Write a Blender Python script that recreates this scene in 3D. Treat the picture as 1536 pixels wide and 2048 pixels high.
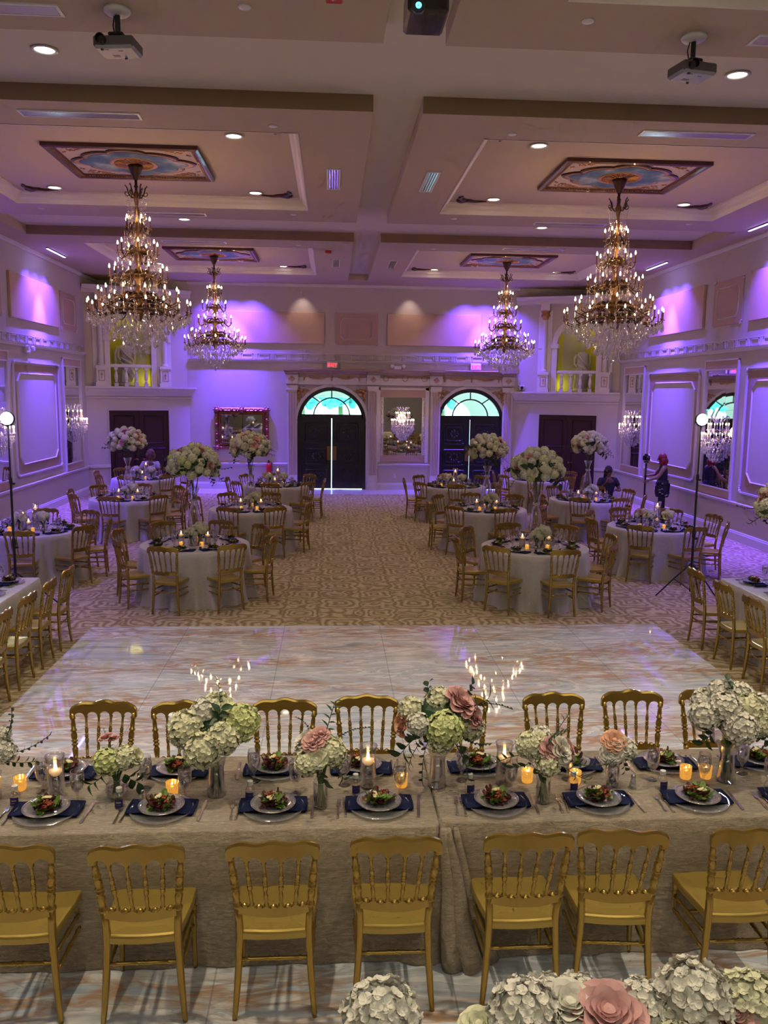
import bpy, math, random
from mathutils import Vector, Matrix
import numpy as np
PI=math.pi; TAU=2*PI
sc=bpy.context.scene; COL=sc.collection
for o in list(bpy.data.objects): bpy.data.objects.remove(o)
rnd=random.Random(7)

# ------------------------------------------------------------------ camera, world, exposure
cam=bpy.data.cameras.new('camera'); camo=bpy.data.objects.new('camera',cam); COL.objects.link(camo); sc.camera=camo
cam.sensor_fit='VERTICAL'; cam.sensor_height=36; cam.sensor_width=27; cam.lens=1668.6/2048*36; cam.clip_end=200
yaw,pit,rol=[math.radians(a) for a in (3.669,8.1726,.7086)]
f=Vector((math.sin(yaw)*math.cos(pit),math.cos(yaw)*math.cos(pit),-math.sin(pit)))
r=Vector((math.cos(yaw),-math.sin(yaw),0)); u=r.cross(f)
r2=r*math.cos(rol)+u*math.sin(rol); u2=u*math.cos(rol)-r*math.sin(rol)
camo.matrix_world=Matrix(((r2.x,u2.x,-f.x,0),(r2.y,u2.y,-f.y,0),(r2.z,u2.z,-f.z,2.95),(0,0,0,1)))
sc.view_settings.view_transform='Standard'; sc.view_settings.look='None'; sc.view_settings.gamma=1
sc.view_settings.use_curve_mapping=False; sc.view_settings.exposure=0.22
sc.cycles.max_bounces=5; sc.cycles.diffuse_bounces=2; sc.cycles.glossy_bounces=3; sc.cycles.transparent_max_bounces=14
sc.cycles.use_adaptive_sampling=True; sc.cycles.adaptive_threshold=.08; sc.cycles.adaptive_min_samples=10; sc.cycles.use_denoising=True; sc.cycles.light_sampling_threshold=.02
sc.cycles.transmission_bounces=4; sc.cycles.sample_clamp_indirect=4; sc.cycles.caustics_reflective=False; sc.cycles.caustics_refractive=False
w=bpy.data.worlds.new('sky'); sc.world=w; w.use_nodes=True
bg=w.node_tree.nodes['Background']; bg.inputs[0].default_value=(.55,.93,1,1); bg.inputs[1].default_value=7
try: w.cycles.sampling_method='NONE'
except Exception: pass

def lamp(kind,loc,col,e,aim=None,size=.1,ang=120,blend=.6,name='lamp_light'):
    d=bpy.data.lights.new(name,kind); d.color=col; d.energy=e
    if kind=='SPOT': d.spot_size=math.radians(ang); d.spot_blend=blend; d.shadow_soft_size=size
    elif kind=='POINT': d.shadow_soft_size=size
    else: d.shape='RECTANGLE'; d.size=size if not isinstance(size,tuple) else size[0]; d.size_y=size if not isinstance(size,tuple) else size[1]
    o=bpy.data.objects.new(name,d); COL.objects.link(o); o.location=loc
    v=(Vector(aim)-Vector(loc)) if aim else Vector((0,0,-1))
    o.rotation_euler=v.to_track_quat('-Z','Y').to_euler(); return o
XL,XR,YB,YF=-6.85,8.33,25.27,-3.0
WARM=(1,.84,.60); PURP=(.13,.055,1)
ZH,ZS=6.24,6.06
DOWN=[(-2.82,8.94),(4.17,8.92),(-2.87,17.1),(4.18,17.05)]+[(x,y) for y in (3.35,6.5,11.55,14.7,19.9,23.0) for x in (-4.57,-1.28,2.75,6.08)]
for x,y in DOWN: lamp('SPOT',(x,y,ZH-.06),WARM,330 if y<5 else 190 if y<7 else 62,size=.09,ang=105,blend=.9,name='ceiling_spot_light')
BARS=[(x,y) for y in (4.9,10.1,15.2,20.35) for x in (XL+.5,XR-.5)]
for x,y in BARS:
    wx=XL if x<0 else XR
    for dy in (-.5,0,.5): lamp('SPOT',(x,y+dy,5.98),PURP,(0,280,480,480)[(4.9,10.1,15.2,20.35).index(y)] or 60,aim=(wx+(.12 if x<0 else -.12),y+dy*1.5,.9),size=.03,ang=100,blend=.9,name='wash_light')
    if y>12: lamp('SPOT',(x+(.06 if x<0 else -.06),y,5.98),PURP,3300,aim=(wx+(.06 if x<0 else -.06),y,1.4),size=.03,ang=52,blend=1,name='wash_light')
for x in (-2.9,4.55):
    lamp('SPOT',(x,YB-.6,5.98),PURP,3300,aim=(x,YB-.06,1.4),size=.03,ang=52,blend=1,name='wash_light')
    for dx in (-.5,0,.5): lamp('SPOT',(x+dx,YB-.55,5.98),PURP,560,aim=(x+dx*1.5,YB-.12,.9),size=.03,ang=100,blend=.9,name='wash_light')
for x in (-.85,2.3): lamp('SPOT',(x,YB-.4,5.98),(1,.72,.62),22,aim=(x,YB,4.8),size=.03,ang=70,blend=.9,name='accent_light')
lamp('SPOT',(5.24,11.42,2.62),(.6,.82,1),90,aim=(1.2,3,1.0),size=.09,ang=75,blend=.6,name='stage_light')
lamp('SPOT',(-4.13,10.82,2.56),(.6,.82,1),90,aim=(.2,3,1.0),size=.09,ang=75,blend=.6,name='stage_light')
lamp('AREA',(.7,-1.2,5.6),(1,.95,.76),75,aim=(.7,5.5,.4),size=(6,1.2),name='camera_side_fill_light')  # added fill light behind the camera for the head table, no fixture
lamp('SPOT',(.8,1.0,ZH-.1),(1,.97,.92),360,aim=(.75,1.85,1.4),size=.08,ang=30,blend=.8,name='ceiling_spot_light')  # added spot without a fixture, brightens the flowers at the bottom edge

# ------------------------------------------------------------------ materials
MT={}
def nt(name):
    m=bpy.data.materials.new(name); m.use_nodes=True; n=m.node_tree; b=n.nodes['Principled BSDF']; MT[name]=m; return m,n,b
def P(name,col,rough=.6,metal=0,noise=None,bump=0,spec=.5,coat=0,sheen=0,emit=None,es=0):
    m,n,b=nt(name); N=n.nodes; L=n.links
    b.inputs['Base Color'].default_value=(*col,1); b.inputs['Roughness'].default_value=rough; b.inputs['Metallic'].default_value=metal
    b.inputs['Specular IOR Level'].default_value=spec
    if coat: b.inputs['Coat Weight'].default_value=coat
    if sheen: b.inputs['Sheen Weight'].default_value=sheen
    if noise or bump:
        tc=N.new('ShaderNodeTexCoord'); no=N.new('ShaderNodeTexNoise'); sc_=noise[0] if noise else 30
        no.inputs['Scale'].default_value=sc_; no.inputs['Detail'].default_value=4; L.new(tc.outputs['Object'],no.inputs['Vector'])
        if noise:
            mx=N.new('ShaderNodeMix'); mx.data_type='RGBA'; L.new(no.outputs[0],mx.inputs[0])
            mx.inputs[6].default_value=(*[c*(1-noise[1]) for c in col],1); mx.inputs[7].default_value=(*[min(1,c*(1+noise[1])) for c in col],1)
            L.new(mx.outputs[2],b.inputs['Base Color'])
        if bump:
            bp=N.new('ShaderNodeBump'); bp.inputs['Strength'].default_value=bump; bp.inputs['Distance'].default_value=.01
            L.new(no.outputs[0],bp.inputs['Height']); L.new(bp.outputs[0],b.inputs['Normal'])
    if emit: b.inputs['Emission Color'].default_value=(*emit,1); b.inputs['Emission Strength'].default_value=es
    return m
def EM(name,col,s):
    return P(name,(.02,.02,.02),.5,emit=col,es=s)
def GL(name,tint=(1,1,1),gloss=.35,rough=.03,edge=.75,dif=0):
    """clear glass and crystal: see-through face on, mirror-like towards the edges"""
    m,n,b=nt(name); N=n.nodes; L=n.links; N.remove(b); out=N['Material Output']
    t=N.new('ShaderNodeBsdfTransparent'); t.inputs[0].default_value=(*tint,1)
    g=N.new('ShaderNodeBsdfGlossy'); g.inputs['Roughness'].default_value=rough; g.inputs[0].default_value=(1,1,1,1)
    lw=N.new('ShaderNodeLayerWeight'); lw.inputs[0].default_value=.35
    mr=N.new('ShaderNodeMapRange'); mr.inputs[3].default_value=gloss; mr.inputs[4].default_value=edge; L.new(lw.outputs['Facing'],mr.inputs[0])
    mx=N.new('ShaderNodeMixShader'); L.new(mr.outputs[0],mx.inputs[0]); L.new(t.outputs[0],mx.inputs[1])
    if dif:
        d=N.new('ShaderNodeBsdfDiffuse'); d.inputs[0].default_value=(.9,.88,.92,1); m2=N.new('ShaderNodeMixShader'); m2.inputs[0].default_value=dif
        L.new(g.outputs[0],m2.inputs[1]); L.new(d.outputs[0],m2.inputs[2]); L.new(m2.outputs[0],mx.inputs[2])
    else: L.new(g.outputs[0],mx.inputs[2])
    L.new(mx.outputs[0],out.inputs[0]); return m
P('wall',(.50,.46,.42),.75,noise=(1.5,.03)); P('wall_low',(.44,.40,.35),.75); P('trim',(.60,.565,.53),.5); P('tan',(.36,.27,.205),.8,noise=(2,.04))
P('pink_tan',(.46,.32,.26),.7); P('fabric_tan',(.56,.40,.27),.95,noise=(60,.08))
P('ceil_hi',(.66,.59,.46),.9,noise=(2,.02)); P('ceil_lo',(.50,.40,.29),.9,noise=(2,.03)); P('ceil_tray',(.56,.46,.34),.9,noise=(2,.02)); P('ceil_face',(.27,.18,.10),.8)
P('crown',(.70,.64,.58),.5); P('white',(.66,.64,.62),.4); P('offwhite',(.5,.46,.38),.5)
P('black',(.012,.012,.014),.4); P('blackgloss',(.01,.01,.014),.15,coat=.5); P('darkdoor',(.030,.008,.012),.35); P('entrydoor',(.006,.006,.012),.3,coat=.3)
P('brass',(.26,.14,.05),.35,.85); P('bronze',(.10,.055,.028),.35,.8); P('goldleaf',(.50,.27,.09),.4,.7,noise=(25,.3),bump=.4); P('rosegold',(.36,.15,.10),.38,.75,noise=(22,.35),bump=.5)
P('chair_gold',(.36,.24,.055),.24,.72,noise=(9,.05)); P('seat_gold',(.40,.285,.065),.36,.5)
P('silver',(.62,.58,.56),.2,.95); P('steel',(.55,.5,.48),.25,.95)
P('navy',(.005,.010,.05),.8,noise=(40,.2),spec=.2); P('cream_bloom',(.80,.79,.55),.7,noise=(30,.12)); P('green_bloom',(.68,.73,.34),.7,noise=(30,.15)); P('white_bloom',(.82,.79,.68),.7,noise=(30,.08))
P('pink_bloom',(.72,.40,.38),.65,noise=(25,.12)); P('peach_bloom',(.78,.42,.28),.65,noise=(25,.12)); P('leaf',(.02,.055,.018),.45,noise=(15,.4)); P('stem',(.09,.16,.04),.5); P('bottle_leaf',(.03,.09,.04),.5)
P('lettuce',(.16,.28,.05),.5,noise=(40,.5)); P('redleaf',(.10,.02,.02),.45,noise=(40,.5)); P('beet',(.30,.06,.02),.4,noise=(50,.4)); P('cheese',(.72,.66,.36),.5)
P('mahogany',(.10,.028,.018),.35,coat=.3); P('plaster_pink',(.52,.42,.36),.6); P('statue',(.62,.59,.55),.6,noise=(8,.08)); P('yellow_lit_wall',(.62,.55,.10),.8); P('red',(.5,.01,.015),.4); P('purple_tag',(.03,.02,.13),.5)  # niche back wall: yellow of the niche lighting put into its base colour
P('skin_dark',(.16,.075,.045),.5); P('skin',(.28,.15,.10),.5); P('hair_black',(.01,.008,.008),.45,noise=(60,.4),bump=.5); P('hair_red',(.22,.012,.03),.4,noise=(60,.35),bump=.5); P('hair_brown',(.12,.045,.03),.5,noise=(60,.35),bump=.5)
P('cloth_black',(.010,.010,.018),.8); P('cloth_navy',(.015,.013,.035),.8); P('cloth_grey',(.40,.40,.45),.8)
P('projgrey',(.30,.30,.34),.4); P('projside',(.10,.09,.09),.45); P('wax',(.8,.74,.6),.5,emit=(1,.5,.16),es=.6); P('candle_brown',(.10,.045,.02),.5); P('candle_white',(.8,.74,.68),.5)
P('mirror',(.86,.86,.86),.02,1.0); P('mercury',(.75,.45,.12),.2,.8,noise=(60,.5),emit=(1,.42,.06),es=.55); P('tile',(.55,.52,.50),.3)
EM('bulb',(1,.60,.25),150); EM('bulb_small',(1,.70,.42),22); EM('flame',(1,.60,.22),16); EM('downlight_glow',(1,.92,.68),9); EM('led_bar',(.35,.28,1),28); EM('stage_glow',(.62,.9,1),60); EM('exit_red',(1,.02,.03),4); EM('lens_glow',(.12,.75,1),2.5); EM('tube',(1,.9,.8),2)
GL('glass',(.97,.97,.98),.05,.03,.75); GL('crystal',(.9,.88,.95),.48,.08,.95,.40); GL('pane',(.8,.97,1),.04,.02,.4); GL('plate_glass',(.80,.80,.81),.14,.10,.7,.3); GL('water',(.86,.87,.92),.10,.03,.8)

def nodes_of(name):
    m,n,b=nt(name); N=n.nodes; L=n.links
    def nn(t,**k):
        x=N.new(t)
        for a,v in k.items(): setattr(x,a,v)
        return x
    def mth(op,a,b_=None,c=None):
        x=N.new('ShaderNodeMath'); x.operation=op
        for i,v in enumerate((a,b_,c)):
            if v is None: continue
            if isinstance(v,(int,float)): x.inputs[i].default_value=v
            else: L.new(v,x.inputs[i])
        return x.outputs[0]
    def ramp(fac,pts):
        x=N.new('ShaderNodeValToRGB'); L.new(fac,x.inputs[0]); e=x.color_ramp.elements
        while len(e)<len(pts): e.new(.5)
        for q,(p,c) in zip(e,pts): q.position=p; q.color=(*c,1)
        return x.outputs[0]
    def mix(fac,a,b_):
        x=N.new('ShaderNodeMix'); x.data_type='RGBA'
        if isinstance(fac,(int,float)): x.inputs[0].default_value=fac
        else: L.new(fac,x.inputs[0])
        for i,v in ((6,a),(7,b_)):
            if isinstance(v,tuple): x.inputs[i].default_value=(*v,1)
            else: L.new(v,x.inputs[i])
        return x.outputs[2]
    return m,N,L,b,nn,mth,ramp,mix
# marble dance floor: grey white stone with drawn-out tan and grey veins, panel joints
def marble():
    m,N,L,b,nn,mth,ramp,mix=nodes_of('marble')
    tc=nn('ShaderNodeTexCoord'); mp=nn('ShaderNodeMapping'); mp.inputs['Scale'].default_value=(.50,2.3,1); mp.inputs['Rotation'].default_value=(0,0,.10); L.new(tc.outputs['Object'],mp.inputs[0])
    n1=nn('ShaderNodeTexNoise'); n1.inputs['Scale'].default_value=1.7; n1.inputs['Detail'].default_value=7; n1.inputs['Distortion'].default_value=2.0; L.new(mp.outputs[0],n1.inputs['Vector'])
    n2=nn('ShaderNodeTexNoise'); n2.inputs['Scale'].default_value=2.3; n2.inputs['Detail'].default_value=6; n2.inputs['Distortion'].default_value=2.2; n2.noise_dimensions='4D'; n2.inputs['W'].default_value=5; L.new(mp.outputs[0],n2.inputs['Vector'])
    n3=nn('ShaderNodeTexNoise'); n3.inputs['Scale'].default_value=.9; n3.inputs['Detail'].default_value=3; n3.noise_dimensions='4D'; n3.inputs['W'].default_value=9; L.new(mp.outputs[0],n3.inputs['Vector'])
    base=ramp(n1.outputs[0],[(.30,(.36,.43,.51)),(.42,(.60,.67,.74)),(.52,(.85,.86,.87)),(.60,(.53,.58,.64)),(.72,(.78,.78,.77))])
    v=mth('ABSOLUTE',mth('SUBTRACT',n2.outputs[0],.5)); vein=ramp(v,[(0,(1,1,1)),(.04,(.6,.6,.6)),(.10,(0,0,0))])
    amt=mth('MULTIPLY',mth('MULTIPLY',vein,ramp(n3.outputs[0],[(.42,(0,0,0)),(.57,(1,1,1))])),.9)
    c=mix(amt,base,(.50,.27,.12))
    v2=mth('ABSOLUTE',mth('SUBTRACT',n1.outputs[0],.47)); vein2=ramp(v2,[(0,(.6,.6,.6)),(.02,(0,0,0))]); c=mix(vein2,c,(.33,.34,.36))
    sep=nn('ShaderNodeSeparateXYZ'); L.new(tc.outputs['Object'],sep.inputs[0])
    jx=mth('LESS_THAN',mth('ABSOLUTE',mth('SUBTRACT',mth('FRACT',mth('DIVIDE',mth('ADD',sep.outputs[0],2.96),1.192)),.5)),.4965)
    jy=mth('LESS_THAN',mth('ABSOLUTE',mth('SUBTRACT',mth('FRACT',mth('DIVIDE',sep.outputs[1],2.4)),.5)),.498)
    j=mth('SUBTRACT',1,mth('MULTIPLY',jx,jy)); c=mix(mth('MULTIPLY',j,.5),c,(.2,.2,.2))
    L.new(c,b.inputs['Base Color']); b.inputs['Roughness'].default_value=.035; b.inputs['Specular IOR Level'].default_value=.6
marble()
def carpet():
    m,N,L,b,nn,mth,ramp,mix=nodes_of('carpet')
    tc=nn('ShaderNodeTexCoord'); ns=nn('ShaderNodeTexNoise'); ns.inputs['Scale'].default_value=5; ns.inputs['Detail'].default_value=3; L.new(tc.outputs['Object'],ns.inputs['Vector'])
    vm=nn('ShaderNodeVectorMath',operation='MULTIPLY_ADD'); L.new(ns.outputs['Color'],vm.inputs[0]); vm.inputs[1].default_value=(.17,.17,0); L.new(tc.outputs['Object'],vm.inputs[2])
    sep=nn('ShaderNodeSeparateXYZ'); L.new(vm.outputs[0],sep.inputs[0])
    def cell(ox,oy,p=1.05):
        fx=mth('SUBTRACT',mth('FRACT',mth('ADD',mth('DIVIDE',sep.outputs[0],p),ox)),.5); fy=mth('SUBTRACT',mth('FRACT',mth('ADD',mth('DIVIDE',sep.outputs[1],p),oy)),.5)
        a=mth('ARCTAN2',fy,fx); d=mth('SQRT',mth('ADD',mth('MULTIPLY',fx,fx),mth('MULTIPLY',fy,fy)))
        return mth('MULTIPLY',d,mth('ADD',1,mth('MULTIPLY',mth('COSINE',mth('MULTIPLY',a,4)),.16)))
    d1=cell(.3,.5); d2=cell(.8,0)
    dm=mth('MINIMUM',d1,mth('MULTIPLY',d2,1.25)); rings=mth('SINE',mth('MULTIPLY',dm,58)); inside=ramp(dm,[(.30,(1,1,1)),(.36,(0,0,0))])
    v=nn('ShaderNodeTexVoronoi'); v.feature='SMOOTH_F1'; v.inputs['Scale'].default_value=5.5; L.new(vm.outputs[0],v.inputs['Vector'])
    scr=mth('SINE',mth('MULTIPLY',v.outputs[0],21)); s=mth('ADD',mth('MULTIPLY',mth('MULTIPLY',rings,inside),.75),mth('MULTIPLY',mth('MULTIPLY',scr,mth('SUBTRACT',1.15,inside)),.6))
    fn=nn('ShaderNodeTexNoise'); fn.inputs['Scale'].default_value=110; L.new(tc.outputs['Object'],fn.inputs['Vector'])
    s2=mth('ADD',s,mth('MULTIPLY',mth('SUBTRACT',fn.outputs[0],.5),2.2))
    c=ramp(mth('ADD',mth('MULTIPLY',s2,.5),.5),[(.05,(.235,.175,.095)),(.42,(.36,.28,.16)),(.60,(.44,.355,.215)),(.95,(.55,.46,.295))])
    L.new(c,b.inputs['Base Color']); b.inputs['Roughness'].default_value=.95; b.inputs['Specular IOR Level'].default_value=.1
carpet()
def velvet(name,c0,c1,c2,bump=.55,rough=.55):
    m,N,L,b,nn,mth,ramp,mix=nodes_of(name)
    tc=nn('ShaderNodeTexCoord'); mp=nn('ShaderNodeMapping'); mp.inputs['Scale'].default_value=(3,9,9); L.new(tc.outputs['Object'],mp.inputs[0])
    n1=nn('ShaderNodeTexNoise'); n1.inputs['Scale'].default_value=6; n1.inputs['Detail'].default_value=9; n1.inputs['Roughness'].default_value=.75; n1.inputs['Distortion'].default_value=1.2; L.new(mp.outputs[0],n1.inputs['Vector'])
    n2=nn('ShaderNodeTexNoise'); n2.inputs['Scale'].default_value=1.6; n2.inputs['Detail'].default_value=3; L.new(tc.outputs['Object'],n2.inputs['Vector'])
    c=ramp(mth('ADD',mth('MULTIPLY',n1.outputs[0],.7),mth('MULTIPLY',n2.outputs[0],.3)),[(.38,c0),(.5,c1),(.62,c2)])
    m3=nn('ShaderNodeMapping'); m3.inputs['Scale'].default_value=(1.1,7,7); L.new(tc.outputs['Object'],m3.inputs[0])
    n3=nn('ShaderNodeTexNoise'); n3.inputs['Scale'].default_value=3.2; n3.inputs['Detail'].default_value=6; n3.inputs['Distortion'].default_value=1.5; L.new(m3.outputs[0],n3.inputs['Vector'])
    cr=ramp(mth('ABSOLUTE',mth('SUBTRACT',n3.outputs[0],.5)),[(0,(.55,.55,.55)),(.018,(.25,.25,.25)),(.05,(0,0,0))])  # crease shade put into the cloth colour as dark lines
    c=mix(cr,c,c0) if bump>.3 else c
    L.new(c,b.inputs['Base Color']); b.inputs['Roughness'].default_value=rough; b.inputs['Sheen Weight'].default_value=.4
    bp=nn('ShaderNodeBump'); bp.inputs['Strength'].default_value=bump; bp.inputs['Distance'].default_value=.03; L.new(n1.outputs[0],bp.inputs['Height']); L.new(bp.outputs[0],b.inputs['Normal'])
velvet('velvet',(.26,.19,.105),(.50,.39,.24),(.74,.62,.43),.9); velvet('satin',(.42,.385,.36),(.50,.465,.44),(.57,.535,.51),.12,.45)
def painted():
    m,N,L,b,nn,mth,ramp,mix=nodes_of('painted_sky')
    tc=nn('ShaderNodeTexCoord'); n1=nn('ShaderNodeTexNoise'); n1.inputs['Scale'].default_value=2.2; n1.inputs['Detail'].default_value=4; L.new(tc.outputs['Object'],n1.inputs['Vector'])
    L.new(ramp(n1.outputs[0],[(.35,(.03,.08,.17)),(.52,(.08,.17,.27)),(.68,(.42,.44,.44))]),b.inputs['Base Color']); b.inputs['Roughness'].default_value=.6
painted()
def outdoor():
    m,N,L,b,nn,mth,ramp,mix=nodes_of('tree_leaves')
    tc=nn('ShaderNodeTexCoord'); n1=nn('ShaderNodeTexNoise'); n1.inputs['Scale'].default_value=3; n1.inputs['Detail'].default_value=6; L.new(tc.outputs['Object'],n1.inputs['Vector'])
    L.new(ramp(n1.outputs[0],[(.35,(.02,.30,.27)),(.6,(.20,.85,.75))]),b.inputs['Base Color']); b.inputs['Roughness'].default_value=.8
outdoor()

# ------------------------------------------------------------------ mesh helpers
class MB:
    def __init__(s): s.v=[]; s.f=[]
    def add(s,v,f,M=None):
        n=len(s.v)
        if M is not None: v=[M@Vector(p) for p in v]
        s.v.extend([tuple(p) for p in v]); s.f.extend([tuple(n+i for i in q) for q in f]); return s
    def box(s,x0,x1,y0,y1,z0,z1,M=None):
        return s.add([(x0,y0,z0),(x1,y0,z0),(x1,y1,z0),(x0,y1,z0),(x0,y0,z1),(x1,y0,z1),(x1,y1,z1),(x0,y1,z1)],[(0,3,2,1),(4,5,6,7),(0,1,5,4),(1,2,6,5),(2,3,7,6),(3,0,4,7)],M)
    def cbox(s,c,d,M=None):
        return s.box(c[0]-d[0]/2,c[0]+d[0]/2,c[1]-d[1]/2,c[1]+d[1]/2,c[2]-d[2]/2,c[2]+d[2]/2,M)
    def rbox(s,c,d,b,M=None):
        """box with chamfered edges"""
        X,Y,Z=[q/2 for q in d]; pts=[]; x,y,z=c
        v=[]; 
        for sz in (-1,1):
            for (ax,ay) in ((X-b,Y),(X,Y-b),(X,-(Y-b)),(X-b,-Y),(-(X-b),-Y),(-X,-(Y-b)),(-X,Y-b),(-(X-b),Y)): v.append((x+ax,y+ay,z+sz*(Z-b)))
        for sz in (-1,1):
            for (ax,ay) in ((X-b,Y-b),(X-b,-(Y-b)),(-(X-b),-(Y-b)),(-(X-b),Y-b)): v.append((x+ax,y+ay,z+sz*Z))
        F=[(i,(i+1)%8,8+(i+1)%8,8+i) for i in range(8)]
        for o,t in ((16,0),(20,8)):
            F+= [(o,o+1,o+2,o+3),(t+0,t+1,o),(t+1,t+2,o+1,o),(t+2,t+3,o+1),(t+3,t+4,o+2,o+1),(t+4,t+5,o+2),(t+5,t+6,o+3,o+2),(t+6,t+7,o+3),(t+7,t+0,o,o+3)]
        return s.add(v,F,M)
    def lathe(s,prof,seg=12,c=(0,0,0),M=None,cap=True,a0=0,a1=TAU,sx=1,sy=1):
        full=abs(a1-a0-TAU)<1e-6; n=seg if full else seg+1; v=[];F=[]
        for (r_,z) in prof:
            for i in range(n):
                a=a0+(a1-a0)*i/seg; v.append((c[0]+r_*math.cos(a)*sx,c[1]+r_*math.sin(a)*sy,c[2]+z))
        for j in range(len(prof)-1):
            for i in range(seg):
                k=(i+1)%n; F.append((j*n+i,j*n+k,(j+1)*n+k,(j+1)*n+i))
        if cap and full:
            if prof[0][0]>1e-5: F.append(tuple(range(n))[::-1])
            if prof[-1][0]>1e-5: F.append(tuple((len(prof)-1)*n+i for i in range(n)))
        return s.add(v,F,M)
    def tube(s,pts,rad,seg=8,cap=True,M=None):
        pts=[Vector(p) for p in pts]; n=len(pts)
        if isinstance(rad,(int,float)): rad=[rad]*n
        v=[];F=[]; up=None
        for i,p in enumerate(pts):
            t=(pts[min(i+1,n-1)]-pts[max(i-1,0)]).normalized()
            if up is None: up=Vector((0,0,1)) if abs(t.z)<.9 else Vector((1,0,0))
            a=t.cross(up).normalized(); up=a.cross(t).normalized()
            for k in range(seg):
                an=TAU*k/seg; v.append(p+(a*math.cos(an)+up*math.sin(an))*rad[i])
        for j in range(n-1):
            for k in range(seg): F.append((j*seg+k,j*seg+(k+1)%seg,(j+1)*seg+(k+1)%seg,(j+1)*seg+k))
        if cap: F.append(tuple(range(seg))[::-1]); F.append(tuple((n-1)*seg+k for k in range(seg)))
        return s.add(v,F,M)
    def between(s,p0,p1,prof,seg=8):
        """lathe of (t along p0-p1, radius)"""
        p0=Vector(p0);p1=Vector(p1); return s.tube([p0.lerp(p1,t) for t,_ in prof],[q for _,q in prof],seg)
    def prism(s,poly,z0,z1,M=None):
        n=len(poly); v=[(x,y,z0) for x,y in poly]+[(x,y,z1) for x,y in poly]
        return s.add(v,[tuple(range(n))[::-1],tuple(range(n,2*n))]+[(i,(i+1)%n,n+(i+1)%n,n+i) for i in range(n)],M)
    def ball(s,c,rad,seg=10,rings=6,sz=1,M=None):
        return s.lathe([(max(1e-6,rad*math.sin(PI*i/rings)),-rad*sz*math.cos(PI*i/rings)) for i in range(rings+1)],seg,c,M,cap=False)
    def grid(s,fn,nu,nv,M=None,two=None):
        v=[fn(i/nu,j/nv) for j in range(nv+1) for i in range(nu+1)]
        return s.add(v,[(j*(nu+1)+i,j*(nu+1)+i+1,(j+1)*(nu+1)+i+1,(j+1)*(nu+1)+i) for j in range(nv) for i in range(nu)],M)
    def sweep(s,x0,x1,y0,y1,prof,M=None):
        """closed rectangular frame of profile (inset, z)"""
        v=[];F=[];n=len(prof)
        for cx,cy,dx,dy in ((x0,y0,1,1),(x1,y0,-1,1),(x1,y1,-1,-1),(x0,y1,1,-1)):
            for i,z in prof: v.append((cx+dx*i,cy+dy*i,z))
        for k in range(4):
            for j in range(n-1): F.append((k*n+j,((k+1)%4)*n+j,((k+1)%4)*n+j+1,k*n+j+1))
        return s.add(v,F,M)
    def strip(s,p0,p1,prof,M=None):
        """run of profile (out, z) from p0 to p1 (2D), 'out' to the left of the direction"""
        d=Vector((p1[0]-p0[0],p1[1]-p0[1])); d.normalize(); nn_=Vector((-d.y,d.x)); n=len(prof)
        v=[(p[0]+nn_.x*o,p[1]+nn_.y*o,z) for p in (p0,p1) for o,z in prof]
        return s.add(v,[(i,i+1,n+i+1,n+i) for i in range(n-1)]+[tuple(range(n))[::-1],tuple(range(n,2*n))],M)
    def build(s,name,mat,parent=None,smooth=False,loc=None,kind=None,**tags):
        me=bpy.data.meshes.new(name); me.from_pydata(s.v,[],s.f); me.materials.append(MT[mat])
        if smooth: me.polygons.foreach_set('use_smooth',[True]*len(me.polygons))
        me.update(); return link(name,me,parent,loc,kind,**tags)
def link(name,me,parent=None,loc=None,kind=None,**tags):
    o=bpy.data.objects.new(name,me); COL.objects.link(o)
    if parent is not None: o.parent=parent
    if loc: o.location=loc
    if kind: o['kind']=kind
    for k,v_ in tags.items():
        if v_: o[k]=v_
    return o
def thing(name,label,cat,loc=(0,0,0),rz=0,group=None):
    o=bpy.data.objects.new(name,None); COL.objects.link(o); o.location=loc; o.rotation_euler=(0,0,rz); o.empty_display_size=.1
    o['label']=label; o['category']=cat
    if group: o['group']=group
    return o
KIDS={}
def kids(o):
    k=KIDS.get(o.name)
    if k is None: k=KIDS[o.name]=[c for c in o.children]
    return k
def dup(root,loc,rz=0,label=None,group=None,scale=None,parent=None,tilt=None):
    """copy of a thing with copies of its parts and sub-parts"""
    r_=root.copy(); COL.objects.link(r_); r_.location=loc; r_.rotation_euler=tilt or (0,0,rz)
    if parent is not None: r_.parent=parent
    r_.scale=(1,1,1) if not scale else (scale,)*3 if isinstance(scale,(int,float)) else scale
    if label: r_['label']=label
    if group: r_['group']=group
    elif 'group' in r_ and label: del r_['group']
    for ch in kids(root):
        c=ch.copy(); COL.objects.link(c); c.parent=r_
        for g in kids(ch):
            d=g.copy(); COL.objects.link(d); d.parent=c
    return r_
PROTO={}
def place(key,loc,rz=0,label=None,group=None,**k):
    """first use moves the prototype itself, later uses copy it"""
    ent=PROTO[key]
    if not ent[1]:
        for c in list(ent[0].children):
            kids(c)
        kids(ent[0]); ent[1]=True; o=ent[0]; o.location=loc; o.rotation_euler=k.get('tilt') or (0,0,rz)
        if k.get('scale'): o.scale=(k['scale'],)*3 if isinstance(k['scale'],(int,float)) else k['scale']
        o['label']=label
        if group: o['group']=group
        return o
    return dup(ent[0],loc,rz,label,group,**k)
def proto(key,root): PROTO[key]=[root,False]
T3=lambda x,y,z:Matrix.Translation((x,y,z))
RZ=lambda a:Matrix.Rotation(a,4,'Z'); RX=lambda a:Matrix.Rotation(a,4,'X'); RY=lambda a:Matrix.Rotation(a,4,'Y')

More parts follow.
